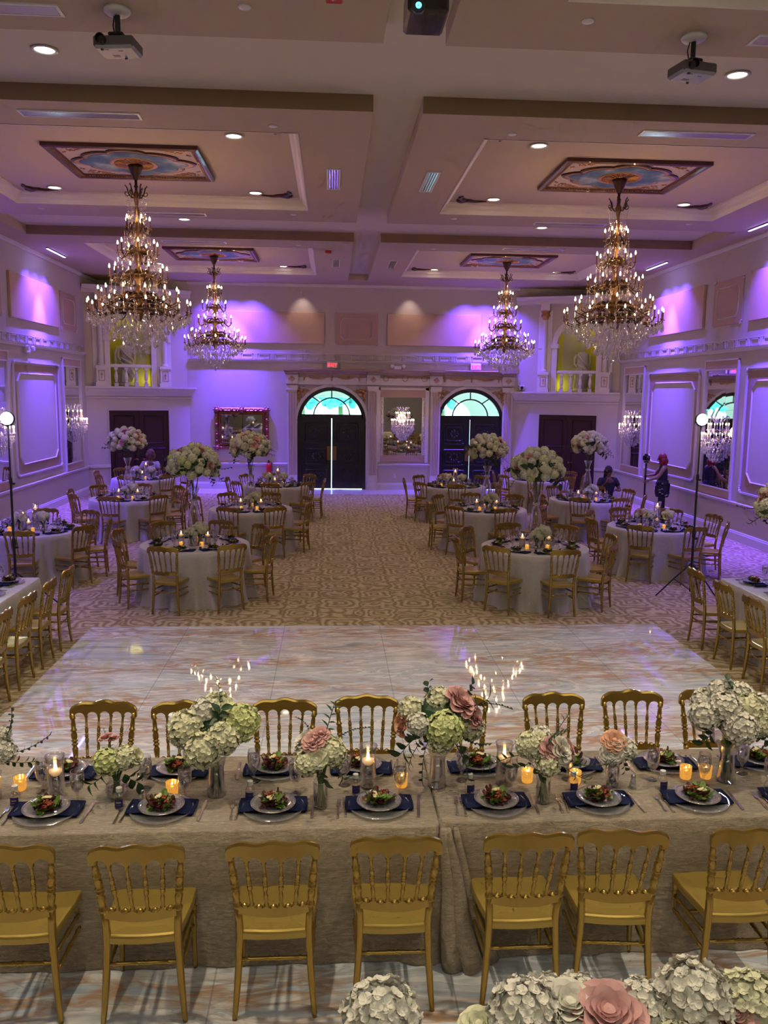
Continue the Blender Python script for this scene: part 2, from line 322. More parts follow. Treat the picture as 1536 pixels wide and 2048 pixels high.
# ================================================================== SETTING
S='structure'
MB().box(XL-.1,XR+.1,YF-.1,YB+.1,-.2,0).build('floor','carpet',kind=S)
MB().box(-2.96,4.19,.6,10.26,.001,.02).build('floor_dance','marble',kind=S)
MB().box(-4.2,5.6,24.05,YB,.0005,.006).build('floor_entry','tile',kind=S)
def wall_open(name,mat,holes,y):
    """back wall with arched openings: holes = [(cx, half width, z spring, rise)]"""
    m=MB(); xs=[XL-.1]
    for cx,hw,zs,ri in holes:
        m.box(xs[-1],cx-hw,y,y+.25,0,ZH); N_=24
        for i in range(N_):
            a0=PI-PI*i/N_; a1=PI-PI*(i+1)/N_
            x0,z0,x1,z1=cx+hw*math.cos(a0),zs+ri*math.sin(a0),cx+hw*math.cos(a1),zs+ri*math.sin(a1)
            m.add([(x0,y,z0),(x1,y,z1),(x1,y,ZH),(x0,y,ZH),(x0,y+.25,z0),(x1,y+.25,z1),(x1,y+.25,ZH),(x0,y+.25,ZH)],[(0,1,2,3),(0,4,5,1),(4,7,6,5)])
        xs.append(cx+hw)
    m.box(xs[-1],XR+.1,y,y+.25,0,ZH); return m.build(name,mat,kind=S)
DOORS=(.01,4.21)
wall_open('wall_back','wall',[(c,1.03,2.05,1.03) for c in DOORS],YB)
MB().box(XL-.2,XL,YF,YB,0,ZH).build('wall_left','wall',kind=S)
MB().box(XR,XR+.2,YF,YB,0,ZH).build('wall_right','wall',kind=S)
MB().box(XL-.2,XR+.2,YF-.2,YF,0,ZH).build('wall_front','wall',kind=S)
# ceiling: high slab, dropped soffits with cross channels and trays
MB().box(XL-.2,XR+.2,YF-.2,YB+.2,ZH,ZH+.15).build('ceiling','ceil_hi',kind=S)
sof=MB(); TR=[]
CX0,CX1=.457,1.02
sof.box(XL,-6.23,YF,YB,ZS,ZH); sof.box(7.71,XR,YF,YB,ZS,ZH); sof.box(-6.23,7.71,24.25,YB,ZS,ZH); sof.box(-6.23,7.71,YF,1.83,ZS,ZH)
for y0,y1 in ((1.83,8.03),(9.89,16.11),(18.1,24.25)):
    for x0,x1,a,b_ in ((-6.23,CX0,-5.35,-.41),(CX1,7.71,1.87,6.81)):
        ty0,ty1=y0+.87,y1-.95; TR.append((a,b_,ty0,ty1))
        sof.box(x0,x1,y0,ty0,ZS,ZH); sof.box(x0,x1,ty1,y1,ZS,ZH); sof.box(x0,a,ty0,ty1,ZS,ZH); sof.box(b_,x1,ty0,ty1,ZS,ZH)
sof.build('ceiling_soffit','ceil_lo',kind=S)
k=0
for a,b_,c,d in TR:
    k+=1
    MB().box(a+.001,b_-.001,c+.001,d-.001,ZH-.006,ZH-.001).build('ceiling_tray_%d'%k,'ceil_tray',kind=S)
    MB().sweep(a,b_,c,d,[(.002,ZS-.004),(.02,ZS-.004),(.03,ZS+.02),(.045,ZS+.06),(.085,ZS+.085),(.10,ZS+.13),(.145,ZS+.145),(.15,ZH-.007)]).build('trim_tray_%d'%k,'crown',kind=S)
# brown painted front faces of the soffits
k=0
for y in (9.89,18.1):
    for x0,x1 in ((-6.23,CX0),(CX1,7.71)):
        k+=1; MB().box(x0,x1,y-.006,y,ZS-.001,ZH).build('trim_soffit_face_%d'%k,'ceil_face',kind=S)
# wall dado, rails, baseboards, cornice and frieze
RAIL=[(0,.72),(.02,.72),(.03,.745),(.05,.75),(.055,.785),(.04,.80),(0,.80)]
BASE=[(0,0),(.025,0),(.025,.16),(.018,.175),(.015,.20),(0,.21)]
CORN=[(0,3.86),(.03,3.86),(.035,3.885),(.07,3.905),(.075,3.93),(0,3.935)]
CROWN=[(0,5.98),(.03,5.985),(.045,6.02),(.07,6.035),(.07,ZS),(0,ZS)]
CL,CR=(XL,24.05),(XR,24.0); BL,BR=(-4.2,YB),(5.6,YB)
for nm,pr in (('rail',RAIL),('cornice',CORN)):
    m=MB().strip((XL,CL[1]),(XL,YF),pr); m.build('trim_%s_left'%nm,'trim',kind=S)
    MB().strip((XR,YF),(XR,CR[1]),pr).build('trim_%s_right'%nm,'trim',kind=S)
MB().strip((XL,CL[1]),(XL,YF),BASE).build('baseboard_left','trim',kind=S); MB().strip((XR,YF),(XR,CR[1]),BASE).build('baseboard_right','trim',kind=S)
segs=[(5.6,5.48),(2.93+.1,1.42),(-1.32,-4.2)]
MB().strip((2.99,YB),(1.40,YB),RAIL).strip((-1.32,YB),(-4.2,YB),RAIL).build('trim_rail_back','trim',kind=S)
MB().strip((2.99,YB),(1.40,YB),BASE).strip((-1.32,YB),(-4.2,YB),BASE).build('baseboard_back','trim',kind=S)
CB=[(o,z-.07) for o,z in CORN]
MB().strip((5.6,YB),(-4.2,YB),CB).build('trim_cornice_back','trim',kind=S)
MB().strip((5.6,YB),(-4.2,YB),CROWN).strip((XL,YB),(XL,YF),CROWN).strip((XR,YF),(XR,YB),CROWN).build('trim_crown','trim',kind=S)
def frieze(name,f0,n,L_,z0):
    """raised square blocks and fluted blocks along a wall; f0(s)->matrix placing local x along the wall and y out of it"""
    m=MB(); p=L_/n
    for i in range(n):
        x=(i+.5)*p; w_=.155; 
        for a,b_,c,d in ((x-w_,x+w_,.13,.15),(x-w_,x+w_,0,.012),(x-w_,x-w_+.018,0,.15),(x+w_-.018,x+w_,0,.15)): m.box(a,b_,0,.018,z0+c+.01,z0+d+.01,f0)
        for j in range(4):
            xx=(i+1)*p-.045+j*.03
            if xx<L_: m.box(xx-.009,xx+.009,0,.02,z0+.012,z0+.165,f0)
    m.box(0,L_,0,.02,z0+.168,z0+.185,f0)
    return m.build(name,'trim',kind=S)
frieze('trim_frieze_left',T3(XL,YF,0)@RZ(PI/2)@Matrix.Scale(-1,4,(0,1,0)),54,27.05,3.935)
frieze('trim_frieze_right',T3(XR,YF,0)@RZ(PI/2),54,27.0,3.935)
frieze('trim_frieze_back',T3(-4.2,YB,0)@Matrix.Scale(-1,4,(0,1,0)),20,9.8,3.87)

# wall panels: a local frame with x along the wall, y out of it, z up
def chamf(x0,x1,z0,z1,c): return [(x0+c,z0),(x1-c,z0),(x1,z0+c),(x1,z1-c),(x1-c,z1),(x0+c,z1),(x0,z1-c),(x0,z0+c)]
def ring(m,poly,w_,y0,y1,M):
    cx=sum(p[0] for p in poly)/len(poly); cz=sum(p[1] for p in poly)/len(poly); n=len(poly)
    hx=max(p[0] for p in poly)-cx; hz=max(p[1] for p in poly)-cz
    inn=[(cx+(x-cx)*(hx-w_)/hx,cz+(z-cz)*(hz-w_)/hz) for x,z in poly]; mid=[((a[0]+b_[0])/2,(a[1]+b_[1])/2) for a,b_ in zip(poly,inn)]
    for i in range(n):
        j=(i+1)%n
        v=[(poly[i][0],y0,poly[i][1]),(poly[j][0],y0,poly[j][1]),(mid[j][0],y1,mid[j][1]),(mid[i][0],y1,mid[i][1]),(inn[i][0],y0,inn[i][1]),(inn[j][0],y0,inn[j][1])]
        m.add(v,[(0,1,2,3),(3,2,5,4)],M)
def polyplate(m,poly,y0,y1,M):
    n=len(poly); v=[(x,y0,z) for x,z in poly]+[(x,y1,z) for x,z in poly]
    m.add(v,[tuple(range(n)),tuple(range(n,2*n))[::-1]]+[(i,(i+1)%n,n+(i+1)%n,n+i) for i in range(n)],M)
ML=lambda y:T3(XL,y,0)@RZ(PI/2)@Matrix.Scale(-1,4,(0,1,0))      # local x -> +Y, out -> +X
MR=lambda y:T3(XR,y,0)@RZ(PI/2)                                  # local x -> +Y, out -> -X
MBK=lambda x:T3(x,YB,0)@Matrix.Scale(-1,4,(0,1,0))               # local x -> +X, out -> -Y
npan=[0]
def big_panel(M,x0,x1):
    npan[0]+=1; i=npan[0]
    m=MB(); polyplate(m,chamf(x0+.04,x1-.04,1.04,3.46,.0),.0,.006,M); m.build('trim_panel_field_%d'%i,'tan',kind=S)
    m=MB(); p=[(x0+.12,1.0),(x1-.12,1.0),(x1-.12,1.10),(x1,1.10),(x1,3.42),(x1-.12,3.42),(x1-.12,3.54),(x0+.12,3.54),(x0+.12,3.42),(x0,3.42),(x0,1.10),(x0+.12,1.10)]
    for (a,b_,c,d) in ((x0+.1,x1-.1,1.0,1.035),(x0+.1,x1-.1,3.50,3.54),(x0,x0+.035,1.13,3.40),(x1-.035,x1,1.13,3.40)): m.box(a,b_,0,.045,c,d,M)
    for cx,sx in ((x0,1),(x1,-1)):
        for cz,sz in ((1.0,1),(3.54,-1)):
            for t in range(6):
                a=t/5*PI/2; m.ball((cx+sx*(.02+.09*(1-math.cos(a))),.03,cz+sz*(.14-.12*math.sin(a))),.024,6,4,1,M)
            m.ball((cx+sx*.05,.035,cz+sz*.05),.034,7,5,1,M)
    m.build('trim_panel_frame_%d'%i,'trim',kind=S)
    m=MB(); ring(m,chamf(x0+.24,x1-.24,1.24,3.28,.18),.035,.006,.035,M); m.build('trim_panel_inner_%d'%i,'trim',kind=S)
    m=MB(); polyplate(m,chamf(x0+.26,x1-.26,1.26,3.26,.17),.006,.010,M); m.build('trim_panel_centre_%d'%i,'wall',kind=S)
def small_frame(M,x0,x1,z0,z1):
    npan[0]+=1; i=npan[0]
    m=MB(); polyplate(m,chamf(x0,x1,z0,z1,.05),0,.02,M); m.build('trim_tablet_%d'%i,'pink_tan',kind=S)
    m=MB(); ring(m,chamf(x0+.15,x1-.15,z0+.14,z1-.14,.1),.022,.02,.04,M)
    for cx in (x0,x1):
        for cz in (z0,z1):
            for a,b_ in ((0,0),(.05,0),(0,.05),(.03,.03)): m.ball((cx+(a if cx==x0 else -a),.02,cz+(b_ if cz==z0 else -b_)),.02,6,4,1,M)
    m.build('trim_tablet_line_%d'%i,'trim',kind=S)
def acoustic(M,x0,x1,z0,z1,lab):
    o=thing('acoustic_panel',lab,'wall panel',group='fabric acoustic panels high on the walls')
    MB().rbox(((x0+x1)/2,.03,(z0+z1)/2),(x1-x0,.06,z1-z0),.008,M).build('fabric','fabric_tan',o)
def wall_mirror(M,x0,x1,lab):
    o=thing('wall_mirror',lab,'mirror')
    MB().box(x0,x1,0,.03,3.52,3.70,M).build('frame_board','pink_tan',o); MB().box(x0,x1,0,.03,.82,.99,M).build('frame_board','pink_tan',o)
    m=MB(); m.box(x0+.0,x0+.045,0,.045,.99,3.52,M); m.box(x1-.045,x1,0,.045,.99,3.52,M); m.box(x0,x1,0,.04,3.50,3.53,M); m.box(x0,x1,0,.04,.975,1.0,M)
    m.box(x0-.03,x0,0,.05,.81,3.72,M); m.box(x1,x1+.03,0,.05,.81,3.72,M); m.box(x0-.03,x1+.03,0,.05,3.70,3.73,M); m.build('moulding','trim',o)
    m=MB(); xs=[x0+.045+(x1-x0-.09)*i/3 for i in range(4)]
    for i in range(3):
        for j in range(3): 
            za,zb=1.0+.833*j,1.0+.833*(j+1); m.add([(xs[i]+.002,.012,za+.002),(xs[i+1]-.002,.012,za+.002),(xs[i+1]-.002,.012+.003*((i+j)%2),zb-.002),(xs[i]+.002,.012,zb-.002)],[(0,1,2,3)],M)
    m.build('mirror_glass','mirror',o)
for M,sd,who in ((ML,'left','wall with the lone black camera stand'),(MR,'right','wall where the photographer stands')):
    for y0,y1 in ((3.0,6.05),(8.2,11.25),(13.4,16.45),(18.6,21.65)): big_panel(M(0),y0,y1)
    for (y0,y1),q in (((13.3,16.5),'nearest the camera'),((18.6,21.8),'nearest the corner niche')): acoustic(M(0),y0,y1,4.44,5.4,f'tan fabric panel high on the {sd} side wall, {q}')
    for y0,y1 in ((22.05,23.35),(16.86,18.18),(11.6,12.95)): small_frame(M(0),y0,y1,4.44,5.38)
    for (y0,y1),q in (((22.0,23.48),'close to the corner niche'),((16.82,18.3),'beside the stage lamp on its stand')): wall_mirror(M(0),y0,y1,f'tall narrow mirror on the {sd} side wall {q}')
small_frame(MBK(0),.1,1.37,4.33,5.25); small_frame(MBK(0),-4.15,-3.25,4.33,5.25); small_frame(MBK(0),4.72,5.5,4.33,5.25)
acoustic(MBK(0),-3.0,-.22,4.34,5.25,'tan fabric panel high on the back wall above the gold framed mirror')
acoustic(MBK(0),1.65,4.45,4.33,5.25,'tan fabric panel high on the back wall above the far right black doors')

# ------------------------------------------------------------------ entrance bay: pilasters, entablature, arched doors
def pilaster(i,x):
    M=MBK(x); m=MB(); m.box(-.17,.17,0,.10,.0,.22,M); m.box(-.15,.15,0,.08,.22,.43,M)
    m.box(-.145,.145,0,.06,.43,2.98,M); m.box(-.17,.17,0,.09,2.98,3.12,M); m.box(-.19,.19,0,.11,3.18,3.45,M)
    m.build('trim_pilaster_%d'%i,'trim',kind=S)
    m=MB()
    for k in range(5): m2=MB() if k==0 else m2; m2.box(-.102+k*.047,-.086+k*.047,.062,.080,.48,2.92,M)
    m2.build('trim_reeds_%d'%i,'trim',kind=S)
    m.box(-.115,.115,.058,.066,.46,2.94,M)
    R_=M@T3(0,.11,3.315)@RY(PI/4); m.rbox((0,0,0),(.14,.03,.14),.01,R_); m.rbox((0,.01,0),(.07,.03,.07),.01,R_)
    m.build('trim_flutes_%d'%i,'pink_tan',kind=S)
PX=(-1.17,1.25,3.14,5.33)
for i,x in enumerate(PX): pilaster(i+1,x)
MB().box(-1.34,5.5,YB-.07,YB,3.15,3.47).build('trim_entablature','trim',kind=S)
m=MB(); m.strip((5.5,YB),(-1.34,YB),[(.07,3.46),(.12,3.48),(.13,3.52),(.22,3.56),(.23,3.60),(0,3.62)])
for x in PX: m.box(x-.24,x+.24,YB-.3,YB,3.545,3.61); m.box(x-.2,x+.2,YB-.22,YB,3.46,3.55)
m.build('trim_door_cornice','tan',kind=S)
m=MB(); m.box(-1.0,1.08,YB-.075,YB,3.36,3.455); m.box(3.3,5.16,YB-.075,YB,3.36,3.455); m.box(1.45,2.95,YB-.075,YB,3.36,3.455)
m.build('trim_frieze_band','tan',kind=S)
def ornaments():
    m=MB()
    for c in DOORS:
        for dx in (-.82,0,.82):
            m.ball((c+dx,YB-.09,3.36),.03,8,5,1.6); m.ball((c+dx,YB-.09,3.29),.018,6,4,1.6); m.ball((c+dx,YB-.09,3.43),.018,6,4,1.5)
        for dx in (-.42,.42):
            m.tube([(c+dx+.25*t,YB-.09,3.37-.05*(1-t*t)) for t in [i/6-1 for i in range(13)]],.012,6); m.tube([(c+dx+.13*t,YB-.09,3.355-.02*(1-t*t)) for t in [i/4-1 for i in range(9)]],.018,6)
        for sx in (-1,1):
            for k in range(10):
                t=k/9; m.ball((c+sx*(.98-.32*t),YB-.05,2.98+.02*math.sin(k*2)),.035*(1-.6*t)+.008,7,5,1); m.ball((c+sx*(.98-.02*math.sin(k*2)),YB-.05,2.98-.36*t),.035*(1-.6*t)+.008,7,5,1)
            m.ball((c+sx*.86,YB-.05,2.86),.06,8,5,1)
    for k in range(3):
        x=1.62+.58*k
        for j in range(10):
            a=TAU*j/10; m.ball((x+.075*math.cos(a),YB-.09,3.35+.075*math.sin(a)),.016,5,4,1)
        m.tube([(x+.29+.2*t,YB-.09,3.42-.06*(1-t*t)) for t in [i/4-1 for i in range(9)]],.01,5)
    m.build('trim_ornament','goldleaf',smooth=True,kind=S)
ornaments()
def arched_door(i,cx,open_gap):
    """pair of tall black doors under a half-round fanlight"""
    y=YB+.05; m=MB(); N_=28
    def arcring(r0,r1,zc,y0,y1,mm,a0=0,a1=PI):
        for k in range(N_):
            t0=a0+(a1-a0)*k/N_; t1=a0+(a1-a0)*(k+1)/N_
            v=[(cx+rr*math.cos(t),yy,zc+rr*math.sin(t)) for yy in (y0,y1) for t in (t0,t1) for rr in (r0,r1)]
            mm.add(v,[(0,1,3,2),(4,6,7,5),(0,2,6,4),(1,5,7,3)])
    arcring(.92,1.03,2.05,y-.03,y+.1,m); m.box(cx-1.03,cx-.93,y-.03,y+.1,0,2.05); m.box(cx+.93,cx+1.03,y-.03,y+.1,0,2.05); m.box(cx-.94,cx+.94,y-.03,y+.1,2.15,2.27)
    fr=m.build('door_%d'%i,'entrydoor',kind=S)
    m=MB(); arcring(.52,.56,2.22,y,y+.05,m)
    for a in (50,90,130):
        t=math.radians(a); v0=Vector((cx+.53*math.cos(t),y+.025,2.22+.53*math.sin(t))); v1=Vector((cx+.93*math.cos(t),y+.025,2.07+.95*math.sin(t))); m.tube([v0,v1],.02,6)
    m.build('window_%d_muntin'%i,'entrydoor',kind=S)
    m=MB(); pts=[(cx+.93*math.cos(PI*k/24),2.05+.93*math.sin(PI*k/24)) for k in range(25)]; pts=[p for p in pts if p[1]>2.26]
    n=len(pts); m.add([(x,y+.03,z) for x,z in pts],[tuple(range(n))]); m.build('window_%d'%i,'pane',kind=S)
    for sx in (-1,1):
        x0,x1=(cx+open_gap,cx+.93) if sx>0 else (cx-.93,cx-open_gap)
        lf=MB().box(x0,x1,y,y+.06,.025,2.16).build('door_%d_leaf'%i,'entrydoor',fr,kind=S)
        m=MB()
        for z0,z1 in ((.2,.62),(.75,1.25),(1.4,2.02)):
            M=T3(0,y,0)@Matrix.Scale(-1,4,(0,1,0)); ring(m,chamf(x0+.12,x1-.12,z0,z1,.03),.035,0,.03,M); ring(m,chamf(x0+.2,x1-.2,z0+.09,z1-.09,.05),.03,0,.025,M)
            for k in range(8):
                a=TAU*k/8; m.ball(((x0+x1)/2+.11*math.cos(a),y-.005,(z0+z1)/2+.1*math.sin(a)),.03,7,5,1)
        m.build('door_%d_carving'%i,'entrydoor',lf,smooth=True,kind=S)
        MB().rbox((cx+sx*(open_gap+.075),y-.02,1.10),(.11,.02,.42),.006).build('door_%d_handle_plate'%i,'brass',lf,kind=S)
    m=MB(); arcring(1.03,1.12,2.05,YB-.03,YB,m); m.box(cx-1.12,cx-1.03,YB-.03,YB,0,2.05); m.box(cx+1.03,cx+1.12,YB-.03,YB,0,2.05); m.box(cx-1.16,cx-1.02,YB-.05,YB,2.0,2.06); m.box(cx+1.02,cx+1.16,YB-.05,YB,2.0,2.06)
    m.build('trim_door_arch_%d'%i,'trim',kind=S)
arched_door(1,DOORS[0],.012); arched_door(2,DOORS[1],.006)
# porch and garden beyond the fanlights
m=MB(); y=28.2
for c,hw in ((.0,1.75),(3.75,.95)):
    for k in range(20):
        a0,a1=PI*k/20,PI*(k+1)/20
        m.add([(c+hw*math.cos(a0),y,2.15+.62*math.sin(a0)),(c+hw*math.cos(a1),y,2.15+.62*math.sin(a1)),(c+hw*math.cos(a1),y,5),(c+hw*math.cos(a0),y,5)],[(0,1,2,3)])
m.box(-6,-1.75,y,y+.3,0,5); m.box(1.75,2.8,y,y+.3,0,5); m.box(4.7,9,y,y+.3,0,5); m.build('wall_porch','offwhite',kind=S)
MB().box(-12,16,25.6,60,-.35,-.2).build('floor_garden','tile',kind=S)
def treeblob(x,y,z,s,lab):
    o=thing('garden_tree',lab,'tree',(x,y,-.2)); R=random.Random(int(x*10)); m=MB()
    for k in range(60):
        v=Vector((R.gauss(0,1),R.gauss(0,1),R.gauss(0,1))).normalized()*s*R.uniform(.4,1); m.ball((v.x,v.y*.6,z+v.z*.8),s*R.uniform(.12,.25),7,5,1)
    m.build('crown','tree_leaves',o,kind='stuff'); MB().tube([(0,0,0),(.05,0,z*.6),(0,0,z)],[.16,.12,.08],8).build('trunk','stem',o)
treeblob(-1.2,34,3.15,1.0,'teal lit garden tree at the left in the fanlight of the plain black doors')
treeblob(.35,35,3.10,.95,'teal lit garden tree at the middle of the fanlight of the plain black doors')
treeblob(1.9,34,3.10,.9,'teal lit garden tree at the right in the fanlight of the plain black doors')
treeblob(4.35,33,3.05,.75,'small teal garden tree in the fanlight of the carved black doors')

# ------------------------------------------------------------------ corner niches above a pair of dark doors
def statue_mesh(kind):
    """draped figure: torso and robe as stacked folded rings, arms, neck and head"""
    m=MB(); R=random.Random(kind)
    prof=[(0,.20),(.06,.19),(.35,.175),(.55,.17),(.66,.165),(.72,.15),(.80,.155),(.90,.17),(.98,.175),(1.03,.14),(1.06,.06)]
    N_=40; v=[];F=[]
    for j,(z,rr) in enumerate(prof):
        for i in range(N_):
            a=TAU*i/N_; fold=(.016*math.sin(a*11+z*5)+.010*math.sin(a*19-z*9))*(1 if z<.72 else .35); d=rr+fold+(.03*math.sin(a*2+z*4) if z<.7 else 0)
            lean=.05*math.sin(z*2.2); v.append((d*1.05*math.cos(a)+lean,d*.72*math.sin(a),z))
    for j in range(len(prof)-1):
        for i in range(N_): F.append((j*N_+i,j*N_+(i+1)%N_,(j+1)*N_+(i+1)%N_,(j+1)*N_+i))
    m.add(v,F); m.lathe([(.24,-.12),(.24,-.05),(.20,-.03),(.20,0)],20)
    m.tube([(.05,0,1.02),(.055,0,1.12)],[.05,.045],10); m.ball((.06,-.01,1.2),.078,12,9,1.25); m.ball((.06,.03,1.22),.08,10,8,1.15); m.ball((.06,-.085,1.185),.014,6,4,1.4)
    m.tube([(-.12,0,1.0),(-.2,-.02,.85),(-.21,-.05,.7),(-.15,-.14,.62)],[.05,.042,.036,.025],9); m.tube([(.22,0,.99),(.27,.0,.83),(.26,-.04,.66),(.25,-.06,.52)],[.05,.042,.035,.025],9)
    m.tube([(-.14,-.1,.98),(0,-.16,.8),(.16,-.13,.66),(.24,-.02,.6)],[.03,.035,.035,.03],8); m.tube([(-.16,-.08,.7),(0,-.17,.62),(.2,-.12,.5),(.25,0,.4)],[.03,.04,.035,.03],8)
    if kind==1:
        for k in range(5): m.tube([(-.2+.05*k,-.12,.62-.03*k),(-.05+.04*k,-.17,.45),(.1+.03*k,-.15,.2),(.16,-.1,.02)],[.012,.02,.018,.01],6)
        m.tube([(-.2,0,1.0),(-.28,-.02,.8),(-.27,0,.4),(-.24,0,.1)],[.04,.05,.045,.03],8)
    return m
def niche(A,B,sd):
    A=Vector((*A,0)); B=Vector((*B,0)); d=(B-A); L_=d.length; e=d/L_; out=Vector((e.y,-e.x,0))
    if out.y>0: out=-out
    M=Matrix(((e.x,out.x,0,A.x),(e.y,out.y,0,A.y),(0,0,1,0),(0,0,0,1)))   # local x along, y out of the wall, z up
    D0,D1=.60,2.29
    m=MB(); m.box(0,D0,-.2,0,0,3.0,M); m.box(D1,L_,-.2,0,0,3.0,M); m.box(D0,D1,-.2,0,2.34,3.0,M); m.box(0,L_,-1.2,.0,2.98,3.0,M)
    m.build('wall_corner_%s'%sd,'wall',kind=S)
    MB().box(D0-.1,D1+.1,-.35,-.3,0,2.45,M).build('wall_corner_back_%s'%sd,'black',kind=S)
    o=MB().box(D0,(D0+D1)/2-.004,-.10,-.04,.01,2.34,M).build('door_corner_%s'%sd,'darkdoor',kind=S); p=MB().box((D0+D1)/2+.004,D1,-.10,-.04,.01,2.34,M).build('door_corner_%s_leaf'%sd,'darkdoor',kind=S)
    for a,b_,par in ((D0,(D0+D1)/2,o),((D0+D1)/2,D1,p)):
        mm=MB()
        for z0,z1 in ((.15,1.25),(1.38,2.2)): ring(mm,chamf(a+.13,b_-.13,z0,z1,.0),.03,-.04,-.02,M)
        mm.build('door_corner_moulding_%s'%sd,'darkdoor',par,kind=S)
    for s_ in (-1,1):
        x=(D0+D1)/2+s_*.09; mm=MB(); mm.lathe([(.0,0),(.03,0),(.03,.01),(.012,.02),(.012,.05),(.028,.06),(.03,.08),(0,.09)],10,M=M@T3(x,-.04,.93)@RX(-PI/2)); mm.tube([(x,.01,.93),(x+s_*.03,.02,.94),(x+s_*.1,.02,.925)],[.012,.014,.008],7,M=M)
        mm.build('door_corner_knob_%s'%sd,'brass',o if s_<0 else p,smooth=True,kind=S)
    m=MB(); m.box(D0-.03,D0,0,.02,0,2.37,M); m.box(D1,D1+.03,0,.02,0,2.37,M); m.box(D0-.03,D1+.03,0,.02,2.34,2.37,M); m.build('trim_corner_casing_%s'%sd,'wall',kind=S)
    m=MB(); pr=[(0,2.69),(.03,2.69),(.035,2.72),(.0,2.73),(.03,2.76),(.05,2.80),(.10,2.88),(.12,2.94),(.16,2.97),(.16,3.02),(0,3.02)]
    n=len(pr); v=[]
    for x,sg in ((-.05,0),(L_+.02,1)):
        for o_,z in pr: v.append((x+(o_ if sg else 0),o_,z))
    m.add(v,[(i,i+1,n+i+1,n+i) for i in range(n-1)]+[tuple(range(n)),tuple(range(n,2*n))[::-1]],M); m.box(-.05,L_+.1,-.9,.02,3.0,3.02,M); m.build('trim_ledge_%s'%sd,'trim',kind=S)
    m=MB(); m.box(0,.6,0,.04,.72,.80,M); m.box(2.32,L_,0,.04,.72,.80,M); m.box(0,.6,0,.03,0,.2,M); m.box(2.32,L_,0,.03,0,.2,M); m.build('trim_corner_rail_%s'%sd,'trim',kind=S)
    # upper wall with arched opening
    X0,X1=.68,1.83; c=(X0+X1)/2; hw=(X1-X0)/2; zs=4.42
    m=MB(); m.box(.0,X0,-.2,-.02,3.0,5.6,M); m.box(X1,L_-.0,-.2,-.02,3.0,5.6,M)
    for i in range(20):
        a0=PI-PI*i/20; a1=PI-PI*(i+1)/20; x0,z0,x1,z1=c+hw*math.cos(a0),zs+hw*math.sin(a0),c+hw*math.cos(a1),zs+hw*math.sin(a1)
        m.add([(x0,-.02,z0),(x1,-.02,z1),(x1,-.02,5.6),(x0,-.02,5.6),(x0,-.2,z0),(x1,-.2,z1)],[(0,1,2,3),(0,4,5,1)],M)
    m.build('wall_niche_%s'%sd,'offwhite',kind=S)
    m=MB(); hw2=hw+.06
    def bk(u_,v_):
        a=PI*u_; return (c+hw2*math.cos(PI-a),-.2-.62*math.sin(a),3.0+2.3*v_)
    m.grid(bk,24,2,M); m.box(X0-.1,X1+.1,-.85,-.2,5.2,5.25,M); m.box(X0-.1,X1+.1,-.85,-.1,3.0,3.03,M); m.build('wall_niche_back_%s'%sd,'yellow_lit_wall',kind=S)
    m=MB()
    for i in range(20):
        a0=PI*i/20;a1=PI*(i+1)/20
        for r0,r1,y0,y1 in ((hw,hw+.15,-.02,.03),):
            v=[(c+rr*math.cos(t),yy,zs+rr*math.sin(t)) for yy in (y0,y1) for t in (a0,a1) for rr in (r0,r1)]; m.add(v,[(4,6,7,5),(0,2,6,4),(1,5,7,3)],M)
    for a,b_ in ((X0-.15,X0),(X1,X1+.15)):
        m.box(a,b_,-.2,.03,3.02,4.30,M); m.box(a-.04,b_+.03,-.2,.06,4.30,4.42,M)
    m.build('trim_niche_arch_%s'%sd,'white',kind=S)
    for k,x in enumerate((.42,2.2)):
        m=MB(); m.box(x-.17,x+.17,.0,.14,3.02,3.12,M); m.box(x-.145,x+.145,.0,.12,3.12,3.52,M); m.box(x-.17,x+.17,0,.145,3.52,3.60,M)
        m.box(x-.2,x+.2,-.05,.0,3.02,5.4,M)
        m.lathe([(.10,3.60),(.10,3.64),(.08,3.66),(.072,3.7),(.075,4.4),(.063,5.12),(.07,5.14)],16,M=M@T3(x,.03,0),cap=False)
        m.box(x-.13,x+.13,-.05,.15,5.38,5.58,M); m.box(x-.2,x-.03,-.04,.02,4.3,4.4,M); m.box(x+.03,x+.2,-.04,.02,4.3,4.4,M)
        m.build('trim_column_%s_%d'%(sd,k+1),'white',smooth=False,kind=S)
        m=MB(); m.lathe([(.065,5.12),(.10,5.17),(.085,5.22),(.13,5.28),(.10,5.30),(.15,5.37),(.14,5.39)],12,M=M@T3(x,.03,0))
        for j in range(8):
            a=TAU*j/8; m.ball((x+.11*math.cos(a),.03+.11*math.sin(a),5.24+.08*(j%2)),.03,6,4,1.3,M)
        m.build('trim_capital_%s_%d'%(sd,k+1),'goldleaf',smooth=True,kind=S)
        m=MB(); ring(m,chamf(x-.09,x+.09,3.17,3.47,0),.025,.12,.128,M); m.ball((x,.125,3.36),.03,8,5,1.3,M); m.ball((x,.125,3.27),.015,8,5,2.4,M); m.ball((x,.125,3.41),.012,8,5,1.5,M)
        m.build('trim_pedestal_panel_%s_%d'%(sd,k+1),'pink_tan',kind=S)
    m=MB(); m.strip((-.05,0),(L_+.05,0),[(0,5.56),(.12,5.58),(.13,5.68),(.2,5.72),(.22,5.78),(0,5.8)],M); m.box(-.1,L_+.1,-.6,.0,5.6,5.8,M); m.build('trim_niche_entablature_%s'%sd,'trim',kind=S)
    # balustrade
    b=thing('balustrade','white stone balustrade in front of the statue in the %s corner niche'%sd,'balustrade')
    MB().rbox((c,-.06,3.60),(X1-X0,.13,.09),.015,M).build('rail','white',b)
